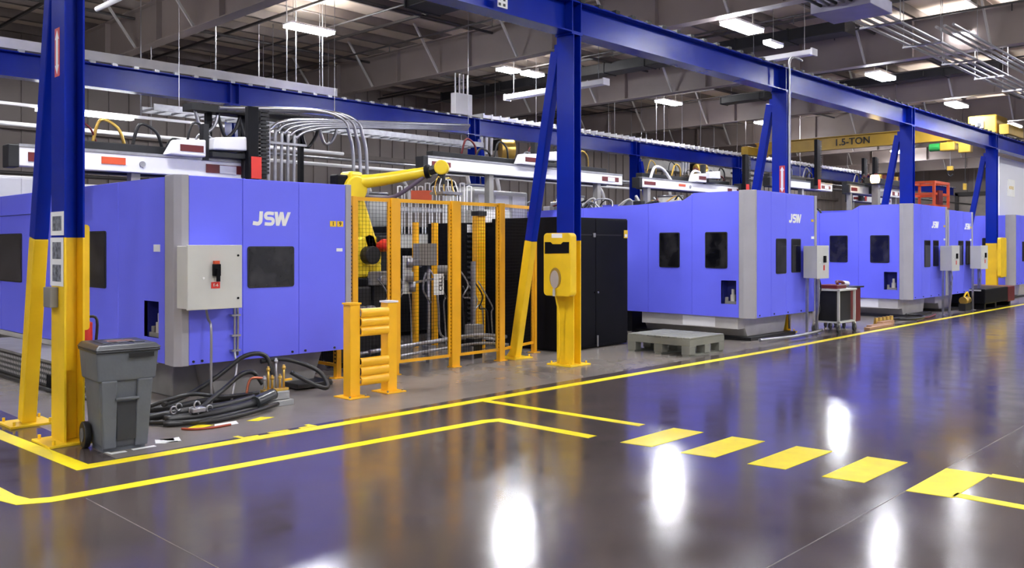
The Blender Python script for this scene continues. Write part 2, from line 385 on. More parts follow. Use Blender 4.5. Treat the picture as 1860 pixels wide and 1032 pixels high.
# ================================================================== CRANE RUNWAYS
def runway(y0, y1, label, clips_side, group=None):
    ym = (y0+y1)/2; t = thing('crane_runway_beam', label, 'steel beam', (10,ym,4.84))
    B(-8.5,58,y0,y1,4.84,4.862).build('bottom_flange', STEELB, t)
    B(-8.5,58,ym-0.008,ym+0.008,4.862,5.29).build('web', STEELB, t)
    B(-8.5,58,y0,y1,5.29,5.312).build('top_flange', STEELB, t)
    B(-8.5,58,ym-0.035,ym+0.035,5.312,5.37).build('crane_rail', DARKPIPE, t)
    for x in PX:
        B(x-0.11,x-0.09,y0+0.005,y1-0.005,4.862,5.29).build('stiffener', STEELB, t)
        B(x+0.09,x+0.11,y0+0.005,y1-0.005,4.862,5.29).build('stiffener', STEELB, t)
    k = MB(); x = -8.2
    while x < 57.8:
        k.box(x,x+0.10,y0-0.015,y0+0.07,5.300,5.352); x += 0.42
    stuff(k.build('rail_clip', DARKM if clips_side else STEEL, t))
    return t
PX = [2.86, 9.79, 16.42, 23.35, 30.75, 38.0, 45.2]
rb = runway(8.1, 8.4, 'long royal blue crane runway beam crossing the upper right over the near posts', True)
FX = [2.6, 9.55, 16.9, 24.55, 31.5, 38.5]
PXs, PX = PX, FX
rf = runway(17.6, 17.9, 'long royal blue crane runway beam in the background, from the left edge past the central post', False)
PX = PXs
# splice plate marker on the near beam
pt = B(8.18-0.04,8.18+0.14,8.085,8.1,4.9,5.06).build('splice_marker', WHITEP, rb)
for i in range(2):
    for j in range(2): B(8.15+i*0.085,8.19+i*0.085,8.08,8.086,4.92+j*0.07,4.955+j*0.07).build('marker_square', INKM, pt)

def hsec(mb, x, y0, y1, hx, z0, z1):
    # two flanges facing +-X, web between them
    mb.box(x-hx,x-hx+0.016,y0,y1,z0,z1).box(x+hx-0.016,x+hx,y0,y1,z0,z1).box(x-hx+0.016,x+hx-0.016,(y0+y1)/2-0.008,(y0+y1)/2+0.008,z0,z1)
def column(x, label, yc=8.26, side=1, name='crane_column', hy=0.16, group='posts of the near crane runway'):
    y0, y1 = yc-hy, yc+hy; hx = 0.085
    t = thing(name, label, 'post', (x,yc,0), group)
    m = MB(); hsec(m,x,y0,y1,hx,0.02,1.82); m.build('yellow_lower_shaft', YEL, t)
    m = MB(); hsec(m,x,y0,y1,hx,1.82,4.82); m.build('blue_upper_shaft', STEELB, t)
    B(x-0.23,x+0.23,yc-0.23,yc+0.23,0,0.022).build('base_plate', YEL, t, 0.004)
    B(x-0.12,x+0.12,y0,y1,4.815,4.84).build('cap_plate', STEELB, t)
    for i in (-1,1):
        for j in (-1,1): MB().cyl((x+i*0.18,yc+j*0.18,0.022),(x+i*0.18,yc+j*0.18,0.06),0.014,n=6).build('anchor_bolt', YEL, t)
    # brace
    yf = yc + side*1.1; yt = yc + side*(hy+0.07); zt = 4.62
    def pt(z): k = z/zt; return (x, yf+(yt-yf)*k, z)
    b = thing('column_brace', label.replace('post','diagonal brace'), 'brace', (x,yf,0), group.replace('posts','braces'))
    b.parent = None
    MB().bar(pt(0.03),pt(1.82),0.15,0.13,up=(1,0,0)).build('yellow_lower_shaft', YEL, b, 0.012)
    MB().bar(pt(1.82),pt(4.62),0.15,0.13,up=(1,0,0)).build('blue_upper_shaft', STEELB, b, 0.012)
    B(x-0.2,x+0.2,yf-0.2,yf+0.2,0,0.022).build('base_plate', YEL, b, 0.004)
    MB().prism([(yf+side*0.07,0.022),(yf+side*0.17,0.022),(yf+side*0.03,0.2)],'x',x-0.006,x+0.006).build('gusset', YEL, b)
    B(x-0.06,x+0.06,min(yt,yc+side*hy),max(yt,yc+side*hy),4.45,4.72).build('top_bracket', STEELB, b)
    for i in (-1,1):
        for j in (-1,1): MB().cyl((x+i*0.16,yf+j*0.16,0.022),(x+i*0.16,yf+j*0.16,0.06),0.013,n=6).build('anchor_bolt', YEL, b)
    return t, b
c1, b1 = column(PX[0],'blue and yellow steel post at the left with papers taped to it')
c2, b2 = column(PX[1],'blue and yellow steel post in the middle of the picture')
c3, b3 = column(PX[2],'blue steel post rising behind the second machine, with a pale conduit on it')
c4, b4 = column(PX[3],'blue steel post rising behind the third machine')
c5, b5 = column(PX[4],'blue and yellow steel post farthest right, beside the last machine')
c5['label']='blue and yellow steel post at far right with a yellow shield'
c1['label']='blue over yellow steel post at far left, papers taped to it'; b1['label']='blue over yellow diagonal brace at the left edge of the photo'
c2['label']='blue over yellow steel post at the centre carrying a yellow shield'; b2['label']='blue over yellow diagonal brace leaning on the central post'
b3['label']='blue diagonal brace leaning on the post above the second machine'; b4['label']='blue diagonal brace leaning on the post above the third machine'; b5['label']='blue diagonal brace leaning on the rightmost post'
for i,x in enumerate(FX[:5]):
    l = ['hidden at the left edge behind the nearest machine','behind the black robot mast at the left','behind the robot cell, left of the central post','right of the central post behind the second machine','in the background near the third post'][i]
    a,b_ = column(x,'x',17.75,-1,'background_column',group='posts of the far crane runway')
    a['label'] = 'dark blue background post '+l; b_['label'] = 'pale blue background brace '+l; 

# conduit on third post
tag(MB().tube([(16.28,8.02,0.1),(16.28,8.02,3.0),(16.28,8.02,5.0),(16.3,8.02,5.42),(16.55,8.02,5.52),(16.9,8.05,5.52)],0.022).build('post_conduit', CONDUIT, smooth=True),'pale conduit running up the third blue post and bending over the beam','conduit')
# papers and box on post 1 (face x = 2.775)
fx = PX[0]-0.085
def paper(y0,y1,z0,z1,ph,label):
    p = tag(B(fx-0.004,fx-0.001,y0,y1,z0,z1).build('taped_paper', WHITEP), label,'paper','papers taped to the left post')
    for (a,b,c,d) in ph: B(fx-0.0055,fx-0.004,a,b,c,d).build('printed_photo', PHOTO, p)
paper(8.11,8.43,1.84,2.05,[(8.16,8.38,1.88,2.01)],'white sheet with one photo, topmost on the left post')
paper(8.12,8.44,1.39,1.82,[(8.17,8.38,1.63,1.78),(8.17,8.38,1.43,1.58)],'long white sheet with two photos on the left post')
tag(B(fx-0.07,fx-0.001,8.24,8.42,1.20,1.38).build('switch_box', BASEG, None,0.008),'small grey box below the papers on the left post','box')
# capacity arrow signs
def arrow_sign(x, yc, z0, z1, label):
    s = thing('arrow_sign', label,'sign',(x,yc,z0)); w_ = 0.045
    B(x-0.003,x-0.001,yc-0.06,yc+0.06,z0,z1).build('red_backing', mat('red_print',(0.55,0.05,0.06),0.5), s)
    pts = [(yc,z0+0.02),(yc+0.045,z0+0.1),(yc+0.025,z0+0.1),(yc+0.025,z1-0.1),(yc+0.045,z1-0.1),(yc,z1-0.02),(yc-0.045,z1-0.1),(yc-0.025,z1-0.1),(yc-0.025,z0+0.1),(yc-0.045,z0+0.1)]
    MB().prism(pts,'x',x-0.005,x-0.003).build('white_arrow', WHITEP, s)
arrow_sign(fx,8.27,3.25,3.68,'narrow red sign with white double arrow high on the left post')
arrow_sign(PX[2]-0.085,8.2,2.8,3.35,'narrow red sign with white double arrow on the third post')

def shield(x0,x1,y,z0,z1,label):
    s = thing('yellow_shield', label,'shield',((x0+x1)/2,y,z0)); w_=x1-x0
    plate('y',x0,x1,z0,z1,y,y+0.02,0.05).build('back_plate', YEL, s)
    B(x0+0.005,x0+0.018,y-0.10,y,z0+0.05,z1-0.05).build('side_lip', YEL, s)
    B(x1-0.018,x1-0.005,y-0.10,y,z0+0.05,z1-0.05).build('side_lip', YEL, s)
    return s
# phone-style station on the central post
xf=9.50; ya,yb=7.98,8.50; ym=(ya+yb)/2
st = thing('wall_station','yellow rounded panel on the central post with black slot and oval dip','panel',(xf,ym,1.0))
plate('x',ya,yb,1.02,1.93,xf,xf+0.13,0.06).build('front_panel', YEL, st, 0.012)
MB().prism([(ya+0.03,1.80),(ya+0.14,1.80),(ya+0.18,1.77),(yb-0.18,1.77),(yb-0.14,1.80),(yb-0.03,1.80),(yb-0.03,1.63),(ya+0.03,1.64)],'x',xf-0.006,xf+0.002).build('black_slot', BLACK, st)
MB().prism([(ym+0.03+0.11*math.cos(a_)*(1.0),1.28+0.15*math.sin(a_)) for a_ in [k*math.pi/10 for k in range(20)]],'x',xf-0.005,xf+0.002).build('oval_dip', mat('dip_brown_plastic',(0.33,0.2,0.03),0.5), st)
MB().prism([(ym+0.04+0.08*math.cos(a_),1.26+0.13*math.sin(a_)) for a_ in [k*math.pi/10 for k in range(20)]],'x',xf-0.009,xf-0.004).build('beige_nozzle', mat('beige_plastic',(0.42,0.36,0.32),0.5), st)
MB().cyl((xf-0.03,ym+0.03,1.02),(xf-0.03,ym+0.03,1.13),0.02).build('spout', CREAM, st)
B(xf-0.003,xf,ym-0.1,ym+0.1,1.86,1.92).build('white_label', WHITEP, st)
MB().tube([(xf,ym+0.03,1.03),(xf+0.1,ym+0.05,0.7),(xf+0.1,ym+0.05,0.05)],0.012).build('drain_tube', YEL, st, smooth=True)
B(xf+0.13,9.7,8.15,8.35,1.3,1.7).build('mounting_bracket', YEL, st)
# shield seen beyond the left post
s1 = thing('yellow_shield','tall yellow rounded panel behind the left post','panel',(3.02,8.28,0.95))
plate('y',2.952,3.06,0.98,1.94,8.30,8.34,0.03).build('plate', YEL, s1)
B(2.95,3.0,8.2,8.3,1.2,1.7).build('bracket', YEL, s1)
# yellow shield on rightmost post
s5 = thing('yellow_shield','bright yellow rounded panel on the rightmost post','panel',(31.0,8.0,0.5))
plate('y',30.35,31.0,0.75,2.0,7.9,8.0,0.08).build('plate', YEL, s5,0.01); B(30.5,30.9,8.0,8.1,1.0,1.6).build('bracket', YEL, s5)
# fire extinguisher behind bin
fe = thing('fire_extinguisher','red fire extinguisher behind the left post above the bin','extinguisher',(3.05,8.62,0.55))
MB().tube([(3.1,8.55,0.55),(3.1,8.55,0.57),(3.1,8.55,0.98),(3.1,8.55,1.03),(3.1,8.55,1.06)],[0.06,0.075,0.075,0.075,0.075,0.075,0.075,0.075,0.075,0.075,0.075,0.075,0.075,0.07,0.065,0.06,0.05,0.04,0.03,0.025,0.02],14).build('cylinder', RED, fe, smooth=True)
B(3.07,3.13,8.53,8.57,1.05,1.1).build('valve', BLACK, fe); MB().tube([(3.12,8.54,1.08),(3.2,8.5,1.05),(3.18,8.5,0.75)],0.013).build('hose', RUBBER, fe, smooth=True)
B(2.95,3.06,8.42,8.5,0.7,0.9).build('bracket', STEEL, fe)

# cable tray lying on the far beam
ct = thing('cable_tray','long pale cable tray above the far blue beam','cable tray',(10,18.1,5.37))
B(-8,12.5,18.0,18.03,5.42,5.62).build('side_rail', CREAM, ct); B(-8,12.5,18.45,18.48,5.42,5.62).build('side_rail', WHITE, ct)
rr = MB(); x=-8
while x<12.5: rr.box(x,x+0.04,18.03,18.45,5.44,5.47); x+=0.3
stuff(rr.build('rung', STEEL, ct))
for x in (-6,4,12): MB().bar((x,18.02,5.6),(x,18.02,7.75),0.008).build('hanger', CONDUIT, ct); 
for x in (3.9,4.1,9.4,11.2,11.45,12.2): MB().cyl((x,18.2,5.5),(x,18.2,7.75),0.014,n=6).build('riser_pipe', STEEL, ct)
ct2 = thing('cable_tray','pale cable tray above the far blue beam beyond the central post','cable tray',(22,18.1,5.37))
B(17.5,45,18.0,18.03,5.40,5.52).build('side_rail', WHITE, ct2); B(17.5,45,18.45,18.48,5.40,5.52).build('side_rail', WHITE, ct2)
rr = MB(); x=17.5
while x<45: rr.box(x,x+0.05,17.98,18.45,5.42,5.56); x+=0.35
stuff(rr.build('rung', WHITE, ct2))
for x in (20,24,26.5,27,28.2,29.5,33,38): MB().bar((x,18.2,5.5),(x,18.2,7.75),0.012).build('hanger', CONDUIT, ct2)
jb = thing('junction_box','white junction box standing on the far beam with four conduits above it','box',(16.45,17.75,5.37))
B(16.12,16.75,17.65,17.85,5.37,5.95).build('box', WHITE, jb, 0.01)
for x in (16.2,16.35,16.5,16.65): MB().cyl((x,17.75,5.95),(x,17.75,6.5 if x>16.3 else 7.5),0.022,n=8).build('conduit', WHITE, jb)

# overhead conduit bank on the right
bx = thing('pull_box','large flat lilac grey pull box under the roof, upper right','box',(15.7,6.5,6.0))
B(15.35,16.35,6.05,7.15,6.0,6.22).build('box', mat('lilac_grey_paint',(0.30,0.29,0.40),0.45), bx, 0.01)
for i in range(2): MB().bar((15.5+i*0.7,6.6,6.22),(15.5+i*0.7,6.6,7.75),0.03).build('hanger', STEEL, bx)
cb = thing('conduit_bank','bank of parallel steel conduits under the roof at the right','conduit',(20,6.6,6.1))
for i in range(4):
    y = 6.3+i*0.2
    MB().cyl((16.35,y,6.1),(46,y,6.1),0.032,n=8).build('conduit', CONDUIT, cb, smooth=True)
for i in range(3):
    y = 6.0+i*0.17
    MB().cyl((19.6,y,6.4),(46,y,6.4),0.03,n=8).build('conduit', CONDUIT, cb, smooth=True)
for i in range(6):
    y = 6.25+i*0.14
    MB().cyl((15.35,y,6.12),(-4,y,6.12),0.03,n=8).build('conduit', DARKM if i%2 else CONDUIT, cb, smooth=True)
for x in (17.2,19.5,22,24.5,27,30,33,36):
    B(x,x+0.04,6.2,7.0,6.03,6.07).build('strut', STEEL, cb); MB().bar((x+0.02,6.22,6.05),(x+0.02,6.22,7.75),0.012).build('hanger', STEEL, cb); MB().bar((x+0.02,6.98,6.05),(x+0.02,6.98,7.75),0.012).build('hanger', STEEL, cb)

def duct(x0,x1,y0,y1,z0,z1,m,label,name='air_duct'):
    t = thing(name,label,'duct',((x0+x1)/2,(y0+y1)/2,z0)); B(x0,x1,y0,y1,z0,z1).build('duct_body', m, t, 0.02)
    n=int(abs((y1-y0) if (y1-y0)>(x1-x0) else (x1-x0))/1.5)
    for k in range(n+1):
        if (y1-y0)>(x1-x0):
            y=y0+k*(y1-y0)/n; B(x0-0.02,x1+0.02,y-0.02,y+0.02,z0-0.02,z1+0.02).build('flange', m, t)
        else:
            x=x0+k*(x1-x0)/n; B(x-0.02,x+0.02,y0-0.02,y1+0.02,z0-0.02,z1+0.02).build('flange', m, t)
    for (hx_,hy_) in ((x0+0.05,y0+0.2),(x1-0.05,y1-0.2)): MB().bar((hx_,hy_,z1),(hx_,hy_,7.75),0.012).build('hanger', STEEL, t)
duct(19.6,19.85,9.1,10.9,6.25,6.37,WHITE,'pale narrow duct lit white above the front beam')
duct(19.0,19.25,14.8,18.6,6.2,6.35,WHITE,'pale narrow duct behind the central post')
duct(13.1,13.4,3.5,6.0,6.3,6.42,WHITE,'pale grey slatted fixture at the upper right')
duct(24.3,24.8,3.0,12.4,7.15,7.4,DARKM,'dark wide duct under the roof at the right')
duct(12.2,13.2,11.2,15.0,7.0,7.35,DARKM,'dark grille unit under the roof, top centre')
duct(28.6,29.1,7.5,16.8,7.0,7.25,DARKM,'grey duct under the roof beyond the pair of lamps')
duct(30.5,44,21.3,22.0,5.0,5.4,BASEG,'grey duct along the far side behind the far beam')
duct(17.4,17.9,9.0,24,7.05,7.35,DARKM,'dark duct under the roof beside the third girder')
duct(21.2,21.8,9.0,24,7.05,7.35,DARKM,'dark duct under the roof between the pair of lamps and the fourth girder')
duct(31.6,32.2,5.0,24,7.05,7.35,DARKM,'dark duct under the roof above the yellow crane')
sp = thing('sprinkler_main','dark sprinkler pipes under the roof','pipe',(10,9,7.2))
for y in (4.2,9.0,13.4,16.2,21.5): MB().cyl((X0+0.2,y,7.32),(X1-0.2,y,7.32),0.035,n=8).build('main_pipe', DARKPIPE, sp, smooth=True)
for x in (6.0,12.6,14.9,19.7,22,26.1,28.5,33.4,40.8,48):
    MB().cyl((x,2,7.24),(x,25.5,7.24),0.025,n=6).build('branch_pipe', DARKPIPE, sp, smooth=True)
    for y in (5.5,9.6,12.4,15.0,19): MB().cyl((x,y,7.24),(x,y,7.05),0.014,n=6).build('sprinkler_head', DARKPIPE, sp)

# bridge crane -----------------------------------------------------
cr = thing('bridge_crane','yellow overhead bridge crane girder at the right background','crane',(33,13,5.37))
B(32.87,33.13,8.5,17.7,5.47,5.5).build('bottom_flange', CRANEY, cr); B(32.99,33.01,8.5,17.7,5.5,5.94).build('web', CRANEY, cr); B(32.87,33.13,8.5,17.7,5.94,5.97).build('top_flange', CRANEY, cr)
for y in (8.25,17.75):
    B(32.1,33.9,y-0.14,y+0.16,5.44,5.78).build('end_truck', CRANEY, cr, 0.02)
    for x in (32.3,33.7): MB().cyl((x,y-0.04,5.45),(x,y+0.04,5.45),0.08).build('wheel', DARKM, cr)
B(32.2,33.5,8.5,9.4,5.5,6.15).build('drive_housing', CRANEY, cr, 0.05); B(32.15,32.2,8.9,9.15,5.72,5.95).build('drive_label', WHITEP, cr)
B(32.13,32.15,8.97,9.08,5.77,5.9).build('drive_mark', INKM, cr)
text('1.5-TON','capacity_lettering',INKM,cr,0.36,(32.97,13.7,5.72),(0,-1,0),depth=0.003,bold=0.006)
hs = thing('chain_hoist','yellow chain hoist hanging from the crane girder','hoist',(33,10.1,4.6))
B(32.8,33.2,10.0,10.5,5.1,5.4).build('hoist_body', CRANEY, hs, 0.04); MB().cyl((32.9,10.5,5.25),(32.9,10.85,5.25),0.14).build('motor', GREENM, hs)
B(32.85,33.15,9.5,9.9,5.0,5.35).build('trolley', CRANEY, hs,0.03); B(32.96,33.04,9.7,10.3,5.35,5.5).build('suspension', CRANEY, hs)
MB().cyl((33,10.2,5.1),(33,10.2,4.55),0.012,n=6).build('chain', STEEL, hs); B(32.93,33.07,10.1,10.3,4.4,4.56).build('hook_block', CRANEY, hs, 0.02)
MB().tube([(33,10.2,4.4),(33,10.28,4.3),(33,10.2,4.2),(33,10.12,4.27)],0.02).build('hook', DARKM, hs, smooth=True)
MB().cyl((33,9.7,5.0),(33,9.72,3.9),0.012,n=6).build('pendant_cable', DARKM, hs); B(32.95,33.05,9.67,9.77,3.7,3.92).build('pendant', CRANEY, hs)

# ================================================================== MACHINES
def win_y(t, x0,x1,z0,z1,yf,name='window'):
    f = plate('y',x0,x1,z0,z1,yf-0.012,yf+0.01,0.03).build('window_gasket', RUBBER, t)
    plate('y',x0+0.018,x1-0.018,z0+0.018,z1-0.018,yf-0.015,yf-0.011,0.02).build('pane', GLASS, f)
def win_x(t, y0,y1,z0,z1,xf):
    f = plate('x',y0,y1,z0,z1,xf-0.012,xf+0.01,0.03).build('window_gasket', RUBBER, t)
    plate('x',y0+0.018,y1-0.018,z0+0.018,z1-0.018,xf-0.015,xf-0.011,0.02).build('pane', GLASS, f)
def niche_x(t, y0,y1,z0,z1,xf):
    # recess built as a dark box set behind an opening rim, with a valve inside
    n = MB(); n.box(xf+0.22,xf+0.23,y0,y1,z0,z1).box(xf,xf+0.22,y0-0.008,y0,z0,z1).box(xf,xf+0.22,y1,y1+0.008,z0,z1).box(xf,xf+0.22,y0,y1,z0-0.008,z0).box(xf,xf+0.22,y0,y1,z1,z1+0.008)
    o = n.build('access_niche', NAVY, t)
    yc = y0+(y1-y0)*0.35
    MB().cyl((xf+0.08,yc,z0+0.05),(xf+0.08,yc,z0+0.17),0.05).cyl((xf+0.08,yc,z0+0.17),(xf+0.08,yc,z0+0.27),0.03).build('gauge', CREAM, o)
    MB().box(xf+0.03,xf+0.14,y0+0.02,y1-0.06,z0,z0+0.05).cyl((xf+0.06,yc+0.12,z0+0.05),(xf+0.06,yc+0.12,z0+0.12),0.03).build('valve_block', BASEG, o)
def side_panels(t, xf, ycuts, zt, z0, hole=None):
    # panels of the -X face, from y[i] to y[i+1], zt = list of (y, z) top profile
    def top(y):
        for (a,za),(b,zb) in zip(zt[:-1], zt[1:]):
            if a <= y <= b: return za+(zb-za)*(y-a)/(b-a)
        return zt[-1][1]
    for a,b in zip(ycuts[:-1], ycuts[1:]):
        a += 0.003; b -= 0.003
        ps = [a]+[y for y,_ in zt if a<y<b]+[b]
        if hole and a < hole[0] and hole[1] < b:
            h0,h1,g0,g1 = hole
            m = MB().prism([(a,z0)]+[(b,z0)]+[(b,g0),(a,g0)],'x',xf,xf+0.04)
            m.prism([(a,g0),(h0,g0),(h0,g1),(a,g1)],'x',xf,xf+0.04).prism([(h1,g0),(b,g0),(b,g1),(h1,g1)],'x',xf,xf+0.04)
            m.prism([(a,g1),(b,g1)]+[(y,top(y)) for y in reversed(ps)],'x',xf,xf+0.04)
            m.build('side_panel', PURPLE, t)
        else:
            MB().prism([(a,z0),(b,z0)]+[(y,top(y)) for y in reversed(ps)],'x',xf,xf+0.04).build('side_panel', PURPLE, t, 0.003,1)
def bolts_y(t, xs, z, y):
    m = MB()
    for x in xs: m.cyl((x,y,z),(x,y-0.012,z),0.014,n=8)
    m.build('panel_bolts', RUBBER, t)

# --- nearest machine
m1 = thing('molding_machine','nearest large violet-blue moulding machine, number plate 1 9 on its front','machine',(5.4,12,0))
side_panels(m1,4.28,[9.45,10.71,12.95,15.2,18.2],[(9.4,2.51),(18.2,2.52)],0.44,hole=(9.60,9.98,0.71,1.12))
niche_x(m1,9.60,9.98,0.71,1.12,4.282)
win_x(m1,11.07,11.62,1.22,1.93,4.28); win_x(m1,14.22,15.7,1.20,1.93,4.28)
B(4.272,4.28,12.6,18,2.2,2.212).build('seam_strip', NAVY, m1)
# corner column of grey
MB().prism([(4.28,9.45),(4.265,9.20),(4.33,9.14),(4.41,9.14),(4.41,9.2),(4.33,9.45)],'z',0.43,2.525).build('corner_trim', GREYTRIM, m1, 0.006)
for a,b in ((4.412,5.05),(5.054,5.79),(5.794,6.465)):
    MB().box(a,b,9.14,9.18,0.44,2.515).build('front_panel', PURPLE, m1, 0.003,1)
MB().box(6.468,6.55,9.13,9.25,0.43,2.52).build('end_trim', GREYTRIM, m1, 0.005)
B(6.51,6.55,9.25,18.2,0.44,2.51).build('right_side_panel', PURPLE, m1); B(4.32,6.51,18.16,18.2,0.44,2.51).build('rear_panel', PURPLE, m1)
win_y(m1,5.11,5.72,1.26,1.74,9.14)
logo(m1,5.42,9.139,2.065,0.165)
for i,ch in enumerate('19'):
    p = B(6.235+i*0.105,6.325+i*0.105,9.134,9.14,1.985,2.055).build('number_plate', mat('label_yellow',(0.85,0.55,0.02),0.5), m1)
    text(ch,'numeral',INKM,p,0.07,(6.28+i*0.105,9.133,2.02),(1,0,0),depth=0.001,bold=0.002)
B(6.33,6.42,9.135,9.14,1.675,1.715).build('white_label', WHITEP, m1)
B(4.274,4.28,9.56,9.72,1.68,1.76).build('white_label', WHITEP, m1)
bolts_y(m1,(4.46,4.56,5.1,5.7,5.88,6.3),0.475,9.14)
B(4.29,4.5,10.1,18.0,0.36,0.43).build('base_rail', CREAM, m1); B(4.5,6.3,9.75,18,0,0.44).build('machine_base', BASEG, m1, 0.02)
MB().prism([(4.75,0.44),(6.3,0.44),(6.15,0.0),(4.85,0.0)],'y',9.4,9.75).build('base_nose', BASEG, m1, 0.01)
B(5.75,6.25,9.1,9.5,0.02,0.08).build('levelling_foot', RUBBER, m1, 0.01)
B(4.6,6.2,11,16.5,0.46,1.9).build('machine_bed', DARKM, m1)
# conduit pipes and cabinet
ca = thing('electrical_cabinet','large light grey electrical cabinet on the front of the nearest machine','cabinet',(4.56,9.0,1.07))
B(4.27,4.87,8.88,9.135,1.07,1.745).build('cabinet_box', CAB, ca, 0.008)
dr = B(4.255,4.885,8.85,8.88,1.06,1.755).build('door', CAB, ca, 0.006)
B(4.53,4.61,8.80,8.85,1.42,1.55).build('rotary_switch', BLACK, dr, 0.006); B(4.54,4.60,8.81,8.85,1.55,1.585).build('switch_label', ORANGE, dr)
B(4.55,4.59,8.775,8.80,1.36,1.5).build('switch_handle', BLACK, dr, 0.005)
rl = B(4.52,4.62,8.845,8.85,1.285,1.355).build('red_label', RED, dr)
text('E-6','label_lettering',WHITEP,rl,0.045,(4.57,8.8435,1.32),(1,0,0),depth=0.001)
for z in (1.64,1.17): MB().cyl((4.835,8.85,z),(4.835,8.842,z),0.012).build('door_latch', BLACK, dr)
MB().cyl((4.43,8.85,1.4),(4.43,8.838,1.4),0.013).build('door_lock', WHITEP, dr)
tag(MB().tube([(4.56,9.05,1.07),(4.56,9.0,0.95),(4.545,8.9,0.85),(4.545,8.9,0.4),(4.54,8.88,0.015)],0.014).build('floor_conduit', CONDUIT, smooth=True),'pale conduit from the large grey cabinet down to the floor','conduit')
tg = thing('flexible_conduit','pair of clamped conduits down the front of the nearest machine','conduit',(4.95,9.1,0.1))
MB().tube([(4.9,9.08,1.15),(4.93,9.1,1.05),(4.93,9.1,0.55),(4.9,9.0,0.38),(4.8,8.9,0.12),(4.78,8.9,0.015)],0.013).build('conduit', CONDUIT, tg, smooth=True)
MB().tube([(4.87,9.08,1.12),(4.97,9.11,1.05),(4.97,9.11,0.5)],0.013).build('conduit', STEEL, tg, smooth=True)
for z in (0.55,0.72,0.95): B(4.89,5.0,9.085,9.14,z,z+0.02).build('clamp', CONDUIT, tg)

def machine(name_label, xc, yf, w, ztop, zbot, ylow, yback, full=True, logo_t='JSW'):
    """second type: corner at (xc-0.15, yf+0.28); front from xc to xc+w at y=yf"""
    xs = xc-0.15; t = thing('molding_machine', name_label,'machine',(xc+w/2,yf+3,0))
    A = yf
    side_panels(t,xs,[A+0.28,A+1.26,A+2.26,A+3.9,yback],[(A+0.2,ztop-0.01),(A+1.22,ztop-0.01),(A+1.46,ztop-0.14),(A+2.5,ztop-0.19),(yback,ztop-0.27)],zbot,hole=(A+0.33,A+0.64,0.68,1.11))
    niche_x(t,A+0.33,A+0.64,0.68,1.11,xs+0.002)
    win_x(t,A+0.51,A+0.97,1.33,2.0,xs); win_x(t,A+1.53,A+1.99,1.33,2.0,xs)
    MB().prism([(xs,A+0.28),(xs-0.005,A+0.18),(xc-0.06,A),(xc,A),(xc,A+0.05),(xs+0.05,A+0.28)],'z',zbot-0.01,ztop+0.005).build('corner_trim', GREYTRIM, t, 0.006)
    cuts=[xc+0.002,xc+0.54,xc+1.13,xc+w-0.10]
    zt_=[ztop,ztop-0.005,ztop-0.01,ztop-0.015]
    for i,(a,b) in enumerate(zip(cuts[:-1],cuts[1:])):
        B(a+0.003,b-0.003,A,A+0.04,zbot,zt_[i]).build('front_panel', PURPLE, t, 0.003,1)
    B(xc+w-0.1,xc+w,A-0.01,A+0.12,zbot,ztop-0.01).build('end_trim', GREYTRIM, t, 0.005)
    B(xc+w-0.04,xc+w,A+0.12,yback,zbot,ztop-0.02).build('right_side_panel', PURPLE, t)
    B(xs+0.04,xc+w-0.04,yback-0.04,yback,zbot,ztop-0.3).build('rear_panel', PURPLE, t)
    win_y(t,xc+0.72,xc+1.12,1.22,1.88,A); win_y(t,xc+1.34,xc+1.72,1.23,1.88,A)
    logo(t,xc+1.49,A-0.001,2.27,0.17)
    B(xc+w-0.24,xc+w-0.14,A-0.006,A,2.22,2.27).build('number_plate', MATS['label_yellow'], t)
    B(xc+w-0.24,xc+w-0.12,A-0.006,A,1.88,1.93).build('white_label', WHITEP, t)
    bolts_y(t,[xc+0.1+k*0.55 for k in range(4)],zbot+0.04,A)
    # base: rail strip and pedestal
    B(xs+0.06,xs+0.3,A+0.33,A+2.45,0.22,zbot).build('base_rail', CREAM, t, 0.004)
    B(xs+0.055,xs+0.06,A+0.8,A+1.5,0.24,zbot-0.02).build('white_cover_plate', WHITE, t)
    MB().prism([(xc+0.1,zbot),(xc+w-0.55,zbot),(xc+w-0.7,0.06),(xc+0.3,0.06)],'y',A+0.35,A+2.6).build('machine_base', CREAM, t, 0.01)
    B(xc+0.15,xc+w-0.5,A+0.2,A+2.8,0,0.06).build('foot_plate', RUBBER, t)
    B(xc+0.2,xc+w-1.1,A+2.9,yback-0.4,0,1.9).build('machine_bed', DARKM, t)
    return t
m2 = machine('second large violet-blue machine, with stepped top and two dark side windows, behind the grey pallet',14.37,7.7,2.43,2.75,0.44,9,14.6)
m3 = machine('third violet-blue machine, half hidden behind the second one and its grey trolley',21.62,7.5,2.36,2.75,0.46,9,13.6)
m4 = machine('narrow visible front of the fourth violet-blue machine, right of the third one',24.35,7.55,1.95,2.68,0.46,9,12.0)
m5 = machine('last violet-blue machine at the right edge, under the white wall panel',31.9,7.85,2.4,2.75,0.46,9,13.6)

